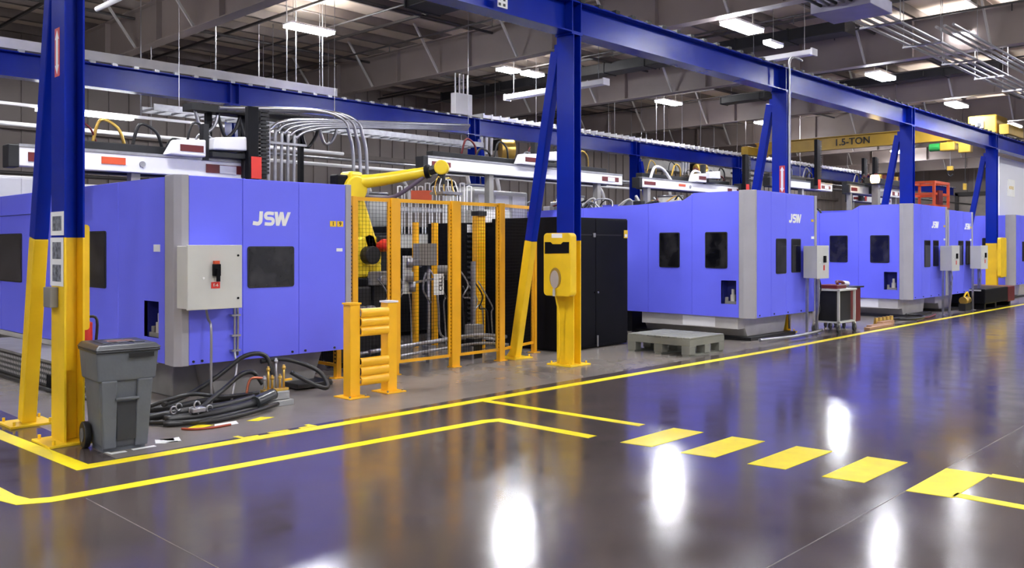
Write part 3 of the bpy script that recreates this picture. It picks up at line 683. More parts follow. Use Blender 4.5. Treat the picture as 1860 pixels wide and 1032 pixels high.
def stand_cabinet(x0,x1,yf,label,leg=True):
    t = thing('electrical_cabinet',label,'cabinet',((x0+x1)/2,yf+0.15,0),'cabinets on strut stands')
    B(x0+0.01,x1-0.01,yf+0.025,yf+0.28,1.12,1.74).build('cabinet_box', CAB, t, 0.006)
    d = B(x0,x1,yf,yf+0.025,1.11,1.75).build('door', CAB, t, 0.005); xm=(x0+x1)/2+0.04
    B(xm-0.03,xm+0.03,yf-0.04,yf,1.42,1.55).build('switch_handle', BLACK, d, 0.004); B(xm-0.03,xm+0.03,yf-0.004,yf,1.27,1.37).build('red_label', RED, d)
    MB().cyl((x0+0.12,yf,1.42),(x0+0.12,yf-0.01,1.42),0.012).build('door_lock', WHITEP, d)
    for x in (x0+0.04,x1-0.06):
        B(x-0.02,x+0.022,yf+0.20,yf+0.242,0.006,1.72).build('strut_leg', STEEL, t)
        B(x-0.06,x+0.06,yf+0.16,yf+0.28,0,0.008).build('foot_plate', STEEL, t)
    MB().tube([(x1-0.12,yf+0.15,1.12),(x1-0.12,yf+0.15,0.7),(x1-0.08,yf+0.2,0.3),(x1+0.1,yf+0.3,0.02)],0.016).build('conduit', CONDUIT, t, smooth=True)
    MB().tube([(x1-0.02,yf+0.2,1.12),(x1+0.08,yf+0.2,0.9),(x1-0.02,yf+0.22,0.7),(x1+0.07,yf+0.22,0.5),(x1,yf+0.25,0.3),(x1+0.2,yf+0.3,0.02)],0.016).build('coiled_cable', RUBBER, t, smooth=True)
    return t
stand_cabinet(16.02,16.55,7.33,'light grey cabinet on steel strut legs in front of the second machine')
stand_cabinet(23.15,23.75,7.12,'light grey cabinet on steel strut legs in front of the third machine')
stand_cabinet(25.65,26.25,7.15,'light grey cabinet on legs, farthest right of the three free-standing ones')
sg = B(16.95,16.98,7.8,7.83,1.6,2.1)
tag(MB().tube([(14.1,7.5,0.08),(15.5,7.45,0.06),(16.6,7.5,0.08)],0.03).build('floor_pipe', CONDUIT, smooth=True),'pale pipe lying along the floor under the second machine','pipe')
tag(B(16.0,16.35,8.6,9.0,0.0,0.4).build('drum_box', YEL, None,0.02),'small yellow box under the second machine','box')

# --- white panel above the last machine
wp = thing('white_guard_panel','big white guard panel with a notice above the last machine','panel',(35,8.9,2.75))
B(33.3,37.5,8.72,8.8,2.78,4.82).build('panel', WALLW, wp); B(33.28,33.36,8.70,8.82,2.7,4.83).build('edge_post', WHITE, wp)
B(34.3,35.2,8.705,8.72,3.5,4.1).build('notice', mat('notice_paper',(0.98,0.97,0.88),0.5), wp)
text('NOTICE','notice_lettering',MATS['label_yellow'],wp,0.16,(34.75,8.70,3.8),(1,0,0),depth=0.001)

# ================================================================== TAKE-OUT ROBOTS above machines
def traverse(x0,x1,y,z0,z1,label,carr=None,mast=None,col=WHITE,orange=None, legs=()):
    t = thing('takeout_robot',label,'robot',(x0,y,z0),'linear take-out robots above the machines')
    B(x0,x1,y-0.09,y+0.09,z0,z1).build('traverse_beam', col, t, 0.01)
    B(x0-0.12,x0,y-0.11,y+0.11,z0-0.02,z1+0.02).build('end_drive', DARKM, t, 0.01)
    B(x0,x1,y-0.1,y+0.02,z1,z1+0.035).build('guide_rail', STEEL, t)
    B(x0+0.1,x0+0.55,y-0.1,y-0.09,z0+0.06,z1-0.06).build('red_grille', DKRED, t)
    B(x1-0.75,x1-0.15,y-0.1,y-0.09,z0+0.06,z1-0.05).build('red_grille', DKRED, t)
    B(x1-0.55,x1-0.3,y-0.105,y-0.09,z0+0.06,z1-0.06).build('grille_badge', WHITE, t)
    if orange: B(orange,orange+0.3,y-0.1,y-0.09,z0+0.09,z1-0.05).build('orange_label', ORANGE, t); MB().cyl((orange+0.52,y-0.09,(z0+z1)/2),(orange+0.52,y-0.105,(z0+z1)/2),0.04).build('round_port', STEEL, t)
    if carr:
        c = B(carr,carr+0.5,y-0.22,y+0.15,z1+0.04,z1+0.12).build('carriage', DARKM, t, 0.01)
        MB().prism([(carr-0.62,z1+0.03),(carr-0.5,z1+0.24),(carr-0.08,z1+0.27),(carr-0.08,z1+0.03)],'y',y-0.2,y-0.02).build('arm_cover', WHITE, t, 0.02)
        B(carr-0.45,carr-0.12,y-0.206,y-0.198,z1+0.09,z1+0.18).build('arm_cover_slot', DKRED, t)
        MB().prism([(carr,z1+0.14),(carr+0.02,z1+0.31),(carr+0.5,z1+0.36),(carr+0.52,z1+0.16)],'y',y-0.25,y+0.1).build('drive_cover', WHITE, t, 0.02)
        MB().cyl((carr+0.58,y-0.1,z1+0.25),(carr+0.58,y+0.1,z1+0.25),0.1).build('motor', BLACK, t)
        B(carr-0.08,carr,y-0.12,y,z1,z1+0.5).build('cable_guide', DARKM, t)
    if mast:
        mx,zb,zt=mast
        B(mx,mx+0.16,y-0.3,y-0.2,zb,zt).build('vertical_mast', BLACK, t, 0.006)
        ch = MB(); z=zb+0.25
        while z<zt-0.05: ch.box(mx+0.2,mx+0.34,y-0.28,y-0.2,z,z+0.035); z+=0.055
        ch.box(mx+0.24,mx+0.3,y-0.26,y-0.22,zb+0.2,zt-0.05)
        stuff(ch.build('cable_chain', DARKM, t))
        B(mx,mx+0.36,y-0.18,y+0.05,z0+0.02,z1+0.1).build('mast_housing', DARKM, t, 0.008)
        B(mx+0.04,mx+0.2,y-0.31,y-0.3,z0,z1+0.08).build('red_cover', RED, t); B(mx+0.23,mx+0.31,y-0.19,y-0.18,z1-0.05,z1+0.05).build('white_label', WHITEP, t)
    B(x0+0.3,x1-0.3,y+0.12,y+0.3,z0-0.02,z1+0.16).build('cable_carrier', DARKM, t, 0.01)
    rq = random.Random(int(x0*10))
    for k in range(int((x1-x0)*2.2)):
        hx_ = x0+0.4+rq.random()*(x1-x0-1.1); hh = 0.12+rq.random()*0.3
        MB().tube([(hx_,y+0.2,z1+0.14),(hx_+0.08,y+0.15,z1+0.14+hh),(hx_+0.3,y+0.15,z1+0.12+hh*0.8),(hx_+0.42,y+0.22,z1+0.14)],0.012+rq.random()*0.012,6).build('robot_cable',(RUBBER,RUBBER,STEEL,DKRED,BRASS)[k%5],t,smooth=True)
    for x,zb_ in legs: B(x-0.06,x+0.06,y-0.05,y+0.08,zb_,z0).build('support_leg', BASEG, t)
    return t
traverse(3.4,6.5,11.5,2.70,2.93,'white linear robot beam above the nearest machine with black mast',5.78,(6.28,2.53,3.72),orange=4.35,legs=((4.8,1.9),(6.0,1.9)))
traverse(10.2,16.0,12.0,3.12,3.33,'white linear robot beam behind the central post',13.1,None,orange=None,legs=((11.85,2.15),(15.2,2.48)))
traverse(16.75,21.4,12.0,3.12,3.32,'white linear robot beam above the second machine',19.5,(21.2,3.0,4.2),orange=18.3,legs=((17.1,0),(21.0,0)))
tr3=[o for o in C.objects if o.name=='takeout_robot.002'][0]
traverse(22.1,26.0,11.5,3.4,3.6,'grey linear robot beam right of the third post',None,(24.5,3.5,4.85),col=CAB,legs=((22.6,1.9),(24.1,0)))
traverse(27.3,31.6,11.5,3.43,3.66,'grey linear robot beam above the third machine, dark masts behind',None,(28.8,3.5,4.65),col=CAB,legs=((27.5,0),(31.3,0)))
traverse(29.9,33.5,12.5,3.3,3.5,'farthest linear robot with tall black mast',None,(30.4,3.5,4.8),col=CAB,legs=((30.1,0),(33.2,1.9)))
tk = thing('robot_controls','cluster of brown and black robot drives with lit amber lamp','machinery',(28.3,11,3.6))
B(27.9,30.6,10.9,11.2,3.72,3.92).build('drive_row', DARKM, tk, 0.02)
for k in range(7): MB().cyl((28.2+k*0.35,10.95,3.92),(28.2+k*0.35,10.95,4.05),0.06).build('valve', BRASS if k%2 else DKRED, tk)
MB().cyl((27.75,10.9,3.85),(27.75,10.7,3.85),0.13).build('amber_lamp', BEACON, tk); B(28.5,28.7,11,11.2,0,3.72).build('stand', BASEG, tk)

# conduit bundles descending to the robot cell
cbn = thing('conduit_bundle','bundle of steel conduits bending down behind the nearest machine','conduit',(8.5,14,0))
for k in range(5):
    x=8.25+k*0.13
    MB().tube([(13.2,14+k*0.02,4.4-0.02*k),(x+1.2,14,4.12-0.02*k),(x+0.35,14,4.02-0.03*k),(x+0.05,14,3.85-0.03*k),(x,14,3.5),(x,14,0.3)],0.03).build('conduit', CONDUIT if k%2==0 else STEEL, cbn, smooth=True)
MB().bar((8.1,13.95,3.6),(9.0,13.95,3.6),0.04).build('strut', STEEL, cbn); B(8.2,9.0,13.9,14.1,0,0.3).build('pull_box', BASEG, cbn)
bk = thing('cable_chute','black cable chutes and drooping cables between the black mast and the curved conduits','cables',(8.0,14.6,0))
for x,w_ in ((7.35,0.1),(8.0,0.14),(9.25,0.08)): B(x,x+w_,14.55,14.65,0,4.1).build('black_chute', BLACK, bk)
B(7.0,10.2,14.4,14.75,4.1,4.22).build('header_tray', DARKM, bk)
for k in range(7):
    x=7.1+k*0.42; MB().tube([(x,14.5,4.12),(x+0.15,14.5,3.75-0.05*(k%3)),(x+0.35,14.5,3.85),(x+0.45,14.5,4.12)],0.03,6).build('drooping_cable', RUBBER if k%3 else CONDUIT, bk, smooth=True)
cb3 = thing('conduit_bundle','curved white conduits left of the yellow robot arm','conduit',(10.2,14,0))
for k in range(3):
    x=10.0+k*0.16
    MB().tube([(x-2.6,14.2,4.15),(x-0.8,14.1,4.3),(x-0.2,14,4.2),(x,14,3.9),(x+0.1,14,3.2),(x+0.1,14,0.2)],0.035).build('conduit', CONDUIT, cb3, smooth=True)
B(9.9,10.7,13.9,14.1,0,0.25).build('pull_box', BASEG, cb3)
ld = thing('cable_ladder','dark cable ladder below the far beam','cable tray',(11,16,4.0))
B(7.0,15.5,15.9,15.93,4.25,4.37).build('side_rail', STEEL, ld); B(7.0,15.5,16.4,16.43,4.25,4.37).build('side_rail', STEEL, ld)
q=MB(); x=7.0
while x<15.5: q.box(x,x+0.04,15.93,16.4,4.27,4.3); x+=0.28
stuff(q.build('rung', STEEL, ld))
for x in (7.5,11,15): MB().bar((x,15.95,4.37),(x,15.95,7.75),0.008).build('hanger', CONDUIT, ld)
fx1 = thing('strip_light','white strip light under a long pale rail at the left','lamp',(8,20,4.7))
B(4.5,12.5,19.95,20.05,4.66,4.72).build('rail', WHITE, fx1); B(6.3,8.3,19.9,20.1,4.60,4.66).build('tube', TUBE, fx1)
for x in (5.5,8.5,11.5): MB().bar((x,20,4.72),(x,20,7.75),0.02).build('hanger', CONDUIT, fx1)
for i,(xa,xb,y,z,m_,lb) in enumerate([(3.5,14.5,20.6,4.35,WHITE,'pale pipe below the strip light'),(12,30,21.5,4.3,STEEL,'long steel pipe behind the robot cell'),(12,30,21.0,4.05,WHITE,'long white pipe behind the robot cell'),(-4,13,24.5,3.6,DARKPIPE,'long dark pipe on the back wall'),(18,34,20,4.2,STEEL,'steel pipe beyond the central post'),(35,60,20,5.0,DARKPIPE,'dark pipe before the end wall, upper one'),(35,60,17,4.3,DARKPIPE,'dark pipe before the end wall, lower one')]):
    t = thing('overhead_pipe',lb,'pipe',((xa+xb)/2,y,z)); MB().cyl((xa,y,z),(xb,y,z),0.05,n=8).build('pipe', m_, t, smooth=True)
    for x in (xa+0.5,(xa+xb)/2,xb-0.5): MB().bar((x,y,z),(x,y,7.75),0.015).build('hanger', STEEL, t)
MB_=tag(MB().cyl((6.4,9.5,6.2),(6.4,17,6.2),0.05,n=10).bar((6.4,10,6.2),(6.4,10,7.75),0.02).bar((6.4,16.5,6.2),(6.4,16.5,7.75),0.02).build('overhead_pipe', WHITE, smooth=True),'pale pipe under the roof beside the top of the left post','pipe')
# white cabinets and drawer units behind the nearest machine (seen over its top)
for i,(xa,xb,z1,m_,lb) in enumerate([(4.3,6.0,3.1,WHITE,'white curtained unit behind the nearest machine at the left edge'),(6.7,8.0,3.0,WHITE,'white unit behind the nearest machine, right of the left post'),(10.6,13.0,3.0,CAB,'pale grey equipment cabinet behind the nearest machine and the pipes')]):
    yy=18.6; t = thing('equipment_cabinet',lb,'cabinet',((xa+xb)/2,yy+0.4,0))
    B(xa,xb,yy,yy+0.8,0.08,z1).build('cabinet_body', m_, t, 0.02); n=max(2,int((xb-xa)/0.4))
    for k in range(n):
        w_=(xb-xa)/n; d=B(xa+k*w_+0.01,xa+(k+1)*w_-0.01,yy-0.02,yy,0.15,z1-0.05).build('door', m_, t, 0.005); B(xa+k*w_+w_*0.8,xa+k*w_+w_*0.85,yy-0.05,yy-0.02,1.2,1.5).build('handle', STEEL, d)
    B(xa+0.05,xb-0.05,yy+0.05,yy+0.75,0,0.08).build('plinth', DARKM, t)
# back row machinery
random.seed(3)
for i,(x,y,w_,d_,h_,m_,lb) in enumerate([(12.5,16.2,1.8,1.2,2.9,BASEG,'grey drying hopper unit behind the robot cell'),(15.2,15.8,1.6,1.2,3.2,DARKM,'dark auxiliary unit behind the central post'),(19.5,16.0,2.4,1.4,3.1,BASEG,'grey auxiliary unit behind the second machine'),(24.2,15.8,2.0,1.4,3.3,DARKM,'dark auxiliary unit behind the third post'),(28.5,15.8,2.6,1.4,3.2,BASEG,'grey auxiliary unit behind the third machine'),(36,14,3.0,1.6,2.9,DARKM,'dark auxiliary unit near the end wall')]):
    t = thing('auxiliary_unit',lb,'machinery',(x,y,0))
    B(x-w_/2,x+w_/2,y-d_/2,y+d_/2,0.1,h_*0.62).build('cabinet_body', m_, t, 0.02); B(x-w_/2+0.1,x+w_/2-0.1,y-d_/2+0.1,y+d_/2-0.1,0,0.1).build('plinth', DARKM, t)
    MB().cyl((x-w_*0.2,y,h_*0.62),(x-w_*0.2,y,h_*0.75),0.12,0.4).build('hopper_cone', STEEL, t, smooth=True); MB().cyl((x-w_*0.2,y,h_*0.75),(x-w_*0.2,y,h_),0.4).build('hopper', CAB, t, smooth=True); MB().cyl((x-w_*0.2,y,h_),(x-w_*0.2,y,h_+0.06),0.42).build('hopper_lid', STEEL, t, smooth=True)
    MB().tube([(x-w_*0.2,y,h_+0.06),(x-w_*0.2,y,h_+0.4),(x+w_*0.2,y-0.1,h_+0.45),(x+w_*0.4,y-0.1,h_),(x+w_*0.4,y-0.1,h_*0.6)],0.05).build('feed_hose', CREAM, t, smooth=True)
    B(x+w_*0.1,x+w_*0.45,y-d_/2-0.02,y-d_/2,h_*0.3,h_*0.55).build('control_screen', BLACK, t)
# yellow hoist drums below far beam
for (x,lb) in ((17.9,'round brass-coloured hoist hanging under the far beam left of the central post'),(28.2,'round brass-coloured hoist hanging under the far beam right of the central post')):
    t = thing('hoist',lb,'hoist',(x,17.75,4.2)); MB().cyl((x-0.2,17.5,4.5),(x+0.15,17.3,4.5),0.28,n=20).build('drum', BRASS, t, 0.02, smooth=True); B(x-0.1,x+0.1,17.6,17.9,4.5,4.8).build('trolley', DARKM, t)
    for k in range(3): MB().cyl((x-0.75+k*0.2,17.7,4.82),(x-0.75+k*0.2,17.7,4.35),0.05,0.03).build('air_regulator', WHITE, t)
# scissor lift
sc = thing('scissor_lift','orange personnel lift cage beyond the fourth post','lift',(39.9,13.3,0))
ax0,ax1,ay0,ay1=39.0,40.8,12.7,13.9
for x in (ax0,ax1):
    for y in (ay0,ay1): B(x-0.05,x+0.05,y-0.05,y+0.05,3.4,4.5).build('cage_post', ORANGE, sc)
for z in (3.45,3.95,4.45): MB().box(ax0,ax1,ay0-0.04,ay0+0.04,z-0.05,z+0.05).box(ax0,ax1,ay1-0.04,ay1+0.04,z-0.05,z+0.05).box(ax0-0.04,ax0+0.04,ay0,ay1,z-0.05,z+0.05).box(ax1-0.04,ax1+0.04,ay0,ay1,z-0.05,z+0.05).build('cage_rail', ORANGE, sc)
B(ax0,ax1,ay0,ay1,3.3,3.42).build('platform', ORANGE, sc); B(ax0+.1,ax1-.1,ay0+.1,ay1-.1,0.2,0.8).build('chassis', ORANGE, sc,0.03); B(ax0+.3,ax0+.8,ay0-0.1,ay0+.1,3.5,4.1).build('control_box', DKRED, sc)
for k in range(5):
    z=0.8+k*0.5; MB().bar((ax0+.2,ay0+.4,z),(ax1-.2,ay0+.4,z+0.5),0.08).bar((ax1-.2,ay0+.5,z),(ax0+.2,ay0+.5,z+0.5),0.08).build('scissor_arm', ORANGE, sc)
for x in (ax0+.3,ax1-.3):
    for y in (ay0+.1,ay1-.1): MB().cyl((x,y-.06,0.2),(x,y+.06,0.2),0.2).build('wheel', RUBBER, sc)

# ================================================================== ROBOT CELL
def fence_run(pts, label, h=2.39, skip=()):
    t = thing('safety_fence',label,'fence',(pts[0][0],pts[0][1],0))
    for i,(x,y,w_) in enumerate(pts):
        B(x-w_/2,x+w_/2,y-0.04,y+0.04,0.01,h).build('fence_post', FENCE, t, 0.004); B(x-0.08,x+0.08,y-0.07,y+0.07,0,0.012).build('foot_plate', FENCE, t)
        k=MB(); z=0.2
        while z<h-0.1: k.box(x-w_/2-0.003,x-w_/2,y-0.018,y+0.018,z,z+0.016); z+=0.05
        stuff(k.build('post_slots', BLACK, t))
    for (xa,ya,wa),(xb,yb,wb) in zip(pts[:-1],pts[1:]):
        d = Vector((xb-xa,yb-ya,0)); L_=d.length; d.normalize(); a=Vector((xa,ya,0))+d*(wa/2+0.01); b=Vector((xb,yb,0))-d*(wb/2+0.01)
        fr=MB(); z0,z1=0.17,h-0.03
        fr.bar(a+Vector((0,0,z0)),b+Vector((0,0,z0)),0.03,0.04); fr.bar(a+Vector((0,0,z1)),b+Vector((0,0,z1)),0.03,0.05)
        fr.bar(a+d*0.015+Vector((0,0,z0)),a+d*0.015+Vector((0,0,z1)),0.03); fr.bar(b-d*0.015+Vector((0,0,z0)),b-d*0.015+Vector((0,0,z1)),0.03)
        f=fr.build('panel_frame', FENCE, t)
        wm=MB(); n=int((b-a).length/0.05)
        for k in range(1,n): p=a+(b-a)*k/n; wm.bar(p+Vector((0,0,z0)),p+Vector((0,0,z1)),0.003)
        z=z0+0.05
        while z<z1: wm.bar(a+Vector((0,0,z)),b+Vector((0,0,z)),0.003); z+=0.05
        stuff(wm.build('wire_mesh', mat('fence_wire',(0.006,0.005,0.004),0.7,spec=0.1), f))
    return t
fence_run([(6.72,9.33,0.06),(7.38,9.32,0.13),(8.47,9.3,0.15),(9.42,9.3,0.11),(10.52,9.62,0.06)],'amber mesh safety fence along the front of the robot cell')
fence_run([(6.68,9.62,0.07),(6.68,11.6,0.07),(6.68,13.6,0.07)],'amber mesh safety fence beside the nearest machine, seen under it')
for (x,y,w_,lb) in ((9.66,11.6,0.085,'thin amber post inside the robot cell, left of the white placard'),(10.1,11.6,0.09,'thin amber post inside the robot cell, behind the white placard')):
    t=tag(B(x-w_/2,x+w_/2,y-0.04,y+0.04,0,2.15).build('cell_post', FENCE, None, 0.004),lb,'post')
lc = thing('light_curtain_post','thick ribbed amber post inside the cell before the black louvred unit','post',(10.25,10.65,0))
B(10.15,10.35,10.58,10.7,0,2.25).build('post_body', FENCE, lc, 0.01); q=MB(); z=0.1
while z<2.2: q.box(10.17,10.33,10.572,10.58,z,z+0.025); z+=0.055
stuff(q.build('ribs', YEL, lc)); B(10.15,10.35,10.55,10.72,2.25,2.33).build('cap', DARKM, lc)
# guard rail
gr = thing('guard_rail','short yellow double guard rail with corrugated beams beside the nearest machine','guard rail',(6.25,8.3,0))
for x in (5.96,6.5):
    B(x-0.07,x+0.07,8.23,8.37,0.012,1.07).build('rail_post', RAILY, gr, 0.008); B(x-0.14,x+0.14,8.14,8.46,0,0.014).build('base_plate', RAILY, gr, 0.003)
    B(x-0.08,x+0.08,8.22,8.38,1.07,1.09).build('post_cap', WHITE if x>6.2 else RAILY, gr)
    for i in (-1,1): MB().cyl((x+i*0.11,8.18,0.014),(x+i*0.11,8.18,0.035),0.012,n=6).build('anchor_bolt', STEEL, gr)
for zc in (0.86,0.29):
    pf=[]; N=36
    for k in range(N+1):
        z=zc-0.16+0.32*k/N; pf.append((8.225-0.028*abs(math.sin(math.pi*k/N*3))**0.6, z))
    bk=[(y+0.012,z) for y,z in reversed(pf)]
    MB().prism(pf+bk,'x',6.03,6.43).build('corrugated_beam', RAILY, gr)
    B(6.03,6.43,8.235,8.25,zc-0.16,zc-0.14).build('beam_lip', RAILY, gr)

# yellow articulated robot
rb1 = thing('industrial_robot','yellow articulated robot arm reaching over the fenced cell','robot',(8.15,11.3,0))
MB().cyl((8.15,11.3,0),(8.15,11.3,0.9),0.45,0.35,n=20).build('riser', DARKM, rb1, smooth=True)
MB().cyl((8.15,11.3,0.9),(8.15,11.3,1.25),0.36,n=20).build('turntable', DARKM, rb1, 0.02, smooth=True)
B(7.75,8.55,10.95,11.6,1.25,1.5).build('carousel', ROBY, rb1, 0.06)
MB().prism([(7.8,1.45),(8.5,1.45),(8.45,1.85),(8.2,1.95),(7.85,1.8)],'y',10.95,11.1).build('shoulder_cheek', ROBY, rb1, 0.03)
MB().cyl((8.15,10.78,1.6),(8.15,10.95,1.6),0.14).build('shoulder_motor', DARKM, rb1, 0.01, smooth=True)
MB().cyl((8.42,10.7,1.75),(8.42,10.95,1.75),0.1).build('axis_motor', RED, rb1, 0.01, smooth=True)
MB().bar((8.3,11.05,1.6),(7.95,11.05,2.55),0.26,0.2,up=(0,1,0)).build('lower_arm', ROBY, rb1, 0.05)
MB().cyl((7.92,10.88,2.62),(7.92,11.25,2.62),0.2,n=20).build('elbow', ROBY, rb1, 0.03, smooth=True)
B(7.8,8.05,10.9,11.2,2.6,2.88).build('elbow_casting', ROBY, rb1, 0.05)
B(7.6,7.8,10.95,11.15,2.64,2.82).build('arm_motor', BLACK, rb1, 0.02); MB().cyl((7.7,10.9,2.5),(7.7,10.95,2.5),0.07).build('red_motor_cap', RED, rb1)
ua=[(7.98,11.05,2.72),(8.25,10.75,2.76),(8.5,10.35,2.83),(8.68,10.08,2.88)]
MB().tube(ua,[0.12,0.12,0.11,0.105,0.1,0.1,0.095,0.095,0.09,0.09,0.085,0.085,0.08,0.08,0.08,0.08],14).build('upper_arm', ROBY, rb1, smooth=True)
MB().cyl((8.64,10.14,2.87),(8.68,10.08,2.88),0.105).build('wrist_collar', BLACK, rb1, smooth=True)
MB().cyl((8.7,9.85,2.93),(8.86,10.0,2.93),0.11,n=20).build('wrist', ROBY, rb1, 0.02, smooth=True); MB().tube([(8.66,10.1,2.88),(8.78,9.93,2.93)],0.07,smooth=False).cyl((8.78,9.93,2.85),(8.78,9.93,2.68),0.06).build('flange', DARKM, rb1)
gp = B(8.65,9.05,9.75,10.05,2.52,2.56).build('gripper_frame', STEEL, rb1)
for k in range(6):
    a=k; MB().tube([(8.78,9.95,2.75),(8.64+0.09*k,9.85+0.03*k,2.78-0.03*(k%2)),(8.6+0.09*k,9.88,2.62),(8.6+0.1*k,9.85,2.5)],0.009,6).build('gripper_hose', WHITE if k%2 else BRASS, gp, smooth=True)
MB().tube([(8.0,11.1,2.6),(8.15,11.0,2.5),(8.4,10.6,2.5),(8.62,10.15,2.8)],0.035).build('cable_dress', mat('dull_purple_cable',(0.12,0.09,0.13),0.6), rb1, smooth=True)
# white hoops rack
hp = thing('hoop_rack','rack of white inverted-U rods above the robot cell','rack',(11,12.5,0))
D0=Vector((10.39,13.0,0)); D1=Vector((11.39,11.96,0)); nh=11
for k in range(nh):
    a=D0+(D1-D0)*(k/nh); b=D0+(D1-D0)*((k+0.62)/nh); zt=2.86 if k not in (4,9) else 2.92
    MB().tube([a+Vector((0,0,1.95)),a+Vector((0,0,zt-0.08)),a*0.8+b*0.2+Vector((0,0,zt)),a*0.2+b*0.8+Vector((0,0,zt)),b+Vector((0,0,zt-0.08)),b+Vector((0,0,1.95))],0.014,6).build('hoop', WHITE, hp, smooth=True)
MB().bar(D0+Vector((0,0,2.38)),D1+Vector((0,0,2.38)),0.02).bar(D0+Vector((0,0,1.95)),D1+Vector((0,0,1.95)),0.05,0.03).build('cross_rail', STEEL, hp)
MB().bar(D0+Vector((-.1,0.15,1.82)),D1+Vector((0,0.15,1.82)),0.3,0.24).build('shelf_box', CAB, hp, 0.01)
for p in (D0,D1): MB().bar(p+Vector((0,0.15,0)),p+Vector((0,0.15,1.7)),0.06).build('rack_leg', DARKM, hp)
pp=D0+(D1-D0)*0.3; MB().bar(pp+Vector((-0.15,0.1,2.68)),pp+Vector((0.12,-0.18,2.68)),0.02,0.22).build('orange_tag', ORANGE, hp)
# black louvred unit
lv = thing('louvred_cabinet','black louvred machine cabinet at the right inside the cell','cabinet',(11,11.6,0))
B(10.45,12.6,11.2,12.2,0.05,2.15).build('cabinet_body', BLACK, lv, 0.01); B(10.55,12.5,11.25,12.1,0,0.05).build('plinth', BLACK, lv)
for k in range(18): MB().prism([(11.2,0.35+k*0.09),(11.17,0.36+k*0.09),(11.2,0.40+k*0.09)],'x',10.5,12.55).build('louvre', DARKM, lv)
B(10.5,11.4,11.19,11.2,1.98,2.12).build('white_panel', WHITE, lv)
B(10.6,10.9,10.9,11.2,2.15,2.35).build('top_box', WHITE, lv, 0.01); B(11.0,11.7,11.3,11.8,2.15,2.4).build('top_box', CAB, lv, 0.01)
MB().prism([(10.68,1.28),(10.9,1.28),(10.79,1.5)],'y',11.155,11.165).build('warning_triangle', mat('pale_yellow_green',(0.5,0.55,0.2),0.5), lv)
for (a,b,c,d,m_) in ((11.35,11.5,1.58,1.66,WHITEP),(11.36,11.46,1.38,1.47,ORANGE),(11.3,11.42,1.9,2.05,NAVY)): B(a,b,11.155,11.165,c,d).build('small_label', m_, lv)
# black interior machine behind left panels
for (x0,x1,y0,y1,z,lb) in ((10.3,12.2,13.2,13.8,2.0,'black machine body at the back of the robot cell'),(7.2,7.75,10.3,10.8,1.15,'black drum unit beside the robot base')):
    t=thing('cell_machinery',lb,'machinery',((x0+x1)/2,(y0+y1)/2,0)); B(x0,x1,y0,y1,0.08,z).build('body', DARKM, t, 0.03); B(x0+.05,x1-.05,y0+.05,y1-.05,0,0.08).build('plinth', BLACK, t)
    for k in range(3): MB().cyl((x0+0.15+k*(x1-x0)/3.4,y0-0.01,z*0.7),(x0+0.15+k*(x1-x0)/3.4,y0-0.12,z*0.7),0.08).build('gauge', STEEL, t, smooth=True)
    B(x0,x1,y0+0.1,y1-.1,z,z+0.12).build('top_cover', BLACK, t, 0.02)
# standpipe with grey junction box and white placard
sx,sy=8.5,9.85
sp1 = thing('standpipe','steel standpipe with grey box and fittings inside the cell','pipe stand',(sx,sy,0))
B(8.28,8.62,9.85,10.0,1.45,1.78).build('grey_box', BASEG, sp1, 0.008); MB().cyl((sx,sy+0.05,0.25),(sx,sy+0.05,1.45),0.025,n=8).build('pipe', CONDUIT, sp1, smooth=True)
MB().tube([(sx,sy,0.9),(sx-0.15,sy,1.1),(sx-0.1,sy,1.35)],0.015).tube([(sx+0.1,sy,1.3),(sx+0.15,sy,0.8),(sx+0.2,sy,0.4),(sx+0.6,sy,0.3)],0.018).build('flexible_conduit', STEEL, sp1, smooth=True)
B(sx-0.07,sx+0.07,sy-0.03,sy+0.12,0.12,0.26).build('lower_box', STEEL, sp1); B(sx-0.03,sx+0.03,sy,sy+0.08,0,0.12).build('foot', STEEL, sp1)
for (x,z,r) in ((8.05,1.5,0.05),(8.05,1.3,0.06),(8.1,1.15,0.05),(8.7,1.38,0.09),(8.8,1.3,0.05)): MB().cyl((x,sy-0.05,z-0.07),(x,sy-0.05,z+0.07),r,n=12).build('regulator', STEEL if r<0.06 else BASEG, sp1, smooth=True)
B(7.98,8.12,sy-0.02,sy+0.02,1.05,1.6).build('regulator_plate', CAB, sp1); MB().bar((8.1,sy,1.2),(8.8,sy,1.28),0.03).bar((8.0,sy,1.5),(8.3,sy,1.55),0.02).build('manifold', STEEL, sp1)
pc = thing('placard','white placard with vertical lettering hanging in the robot cell','sign',(8.55,9.72,1.0)); B(8.45,8.64,9.72,9.728,1.02,1.33).build('sheet', WHITEP, pc); text('CELL','lettering',INKM,pc,0.1,(8.58,9.718,1.18),(0,0,1),(-1,0,0),depth=0.001,bold=0.002)
for (x,z) in ((8.2,1.95),(9.2,1.7)): pass
pn = thing('floor_piping','horizontal grey pipes along the floor of the cell','pipe',(8.4,9.9,0.2))
for (z,y,r) in ((0.32,9.75,0.03),(0.2,9.7,0.022),(0.27,10.0,0.03)): MB().tube([(7.3,y,z-0.04),(8.2,y,z),(9.3,y,z+0.04),(9.9,y-0.1,z-0.02)],r).build('pipe', CONDUIT, pn, smooth=True)
for x in (7.7,9.2): B(x-0.02,x+0.02,9.68,10.03,0,0.2).build('pipe_support', STEEL, pn)
tag(B(9.28,9.5,9.75,9.95,0.3,0.52).build('floor_junction_box', BASEG, None, 0.01),'small grey box low on a post by the ribbed amber post','box')
tag(B(9.36,9.42,9.85,9.9,0.52,1.5).build('box_post', STEEL),'thin dark steel post above the small grey box','post')
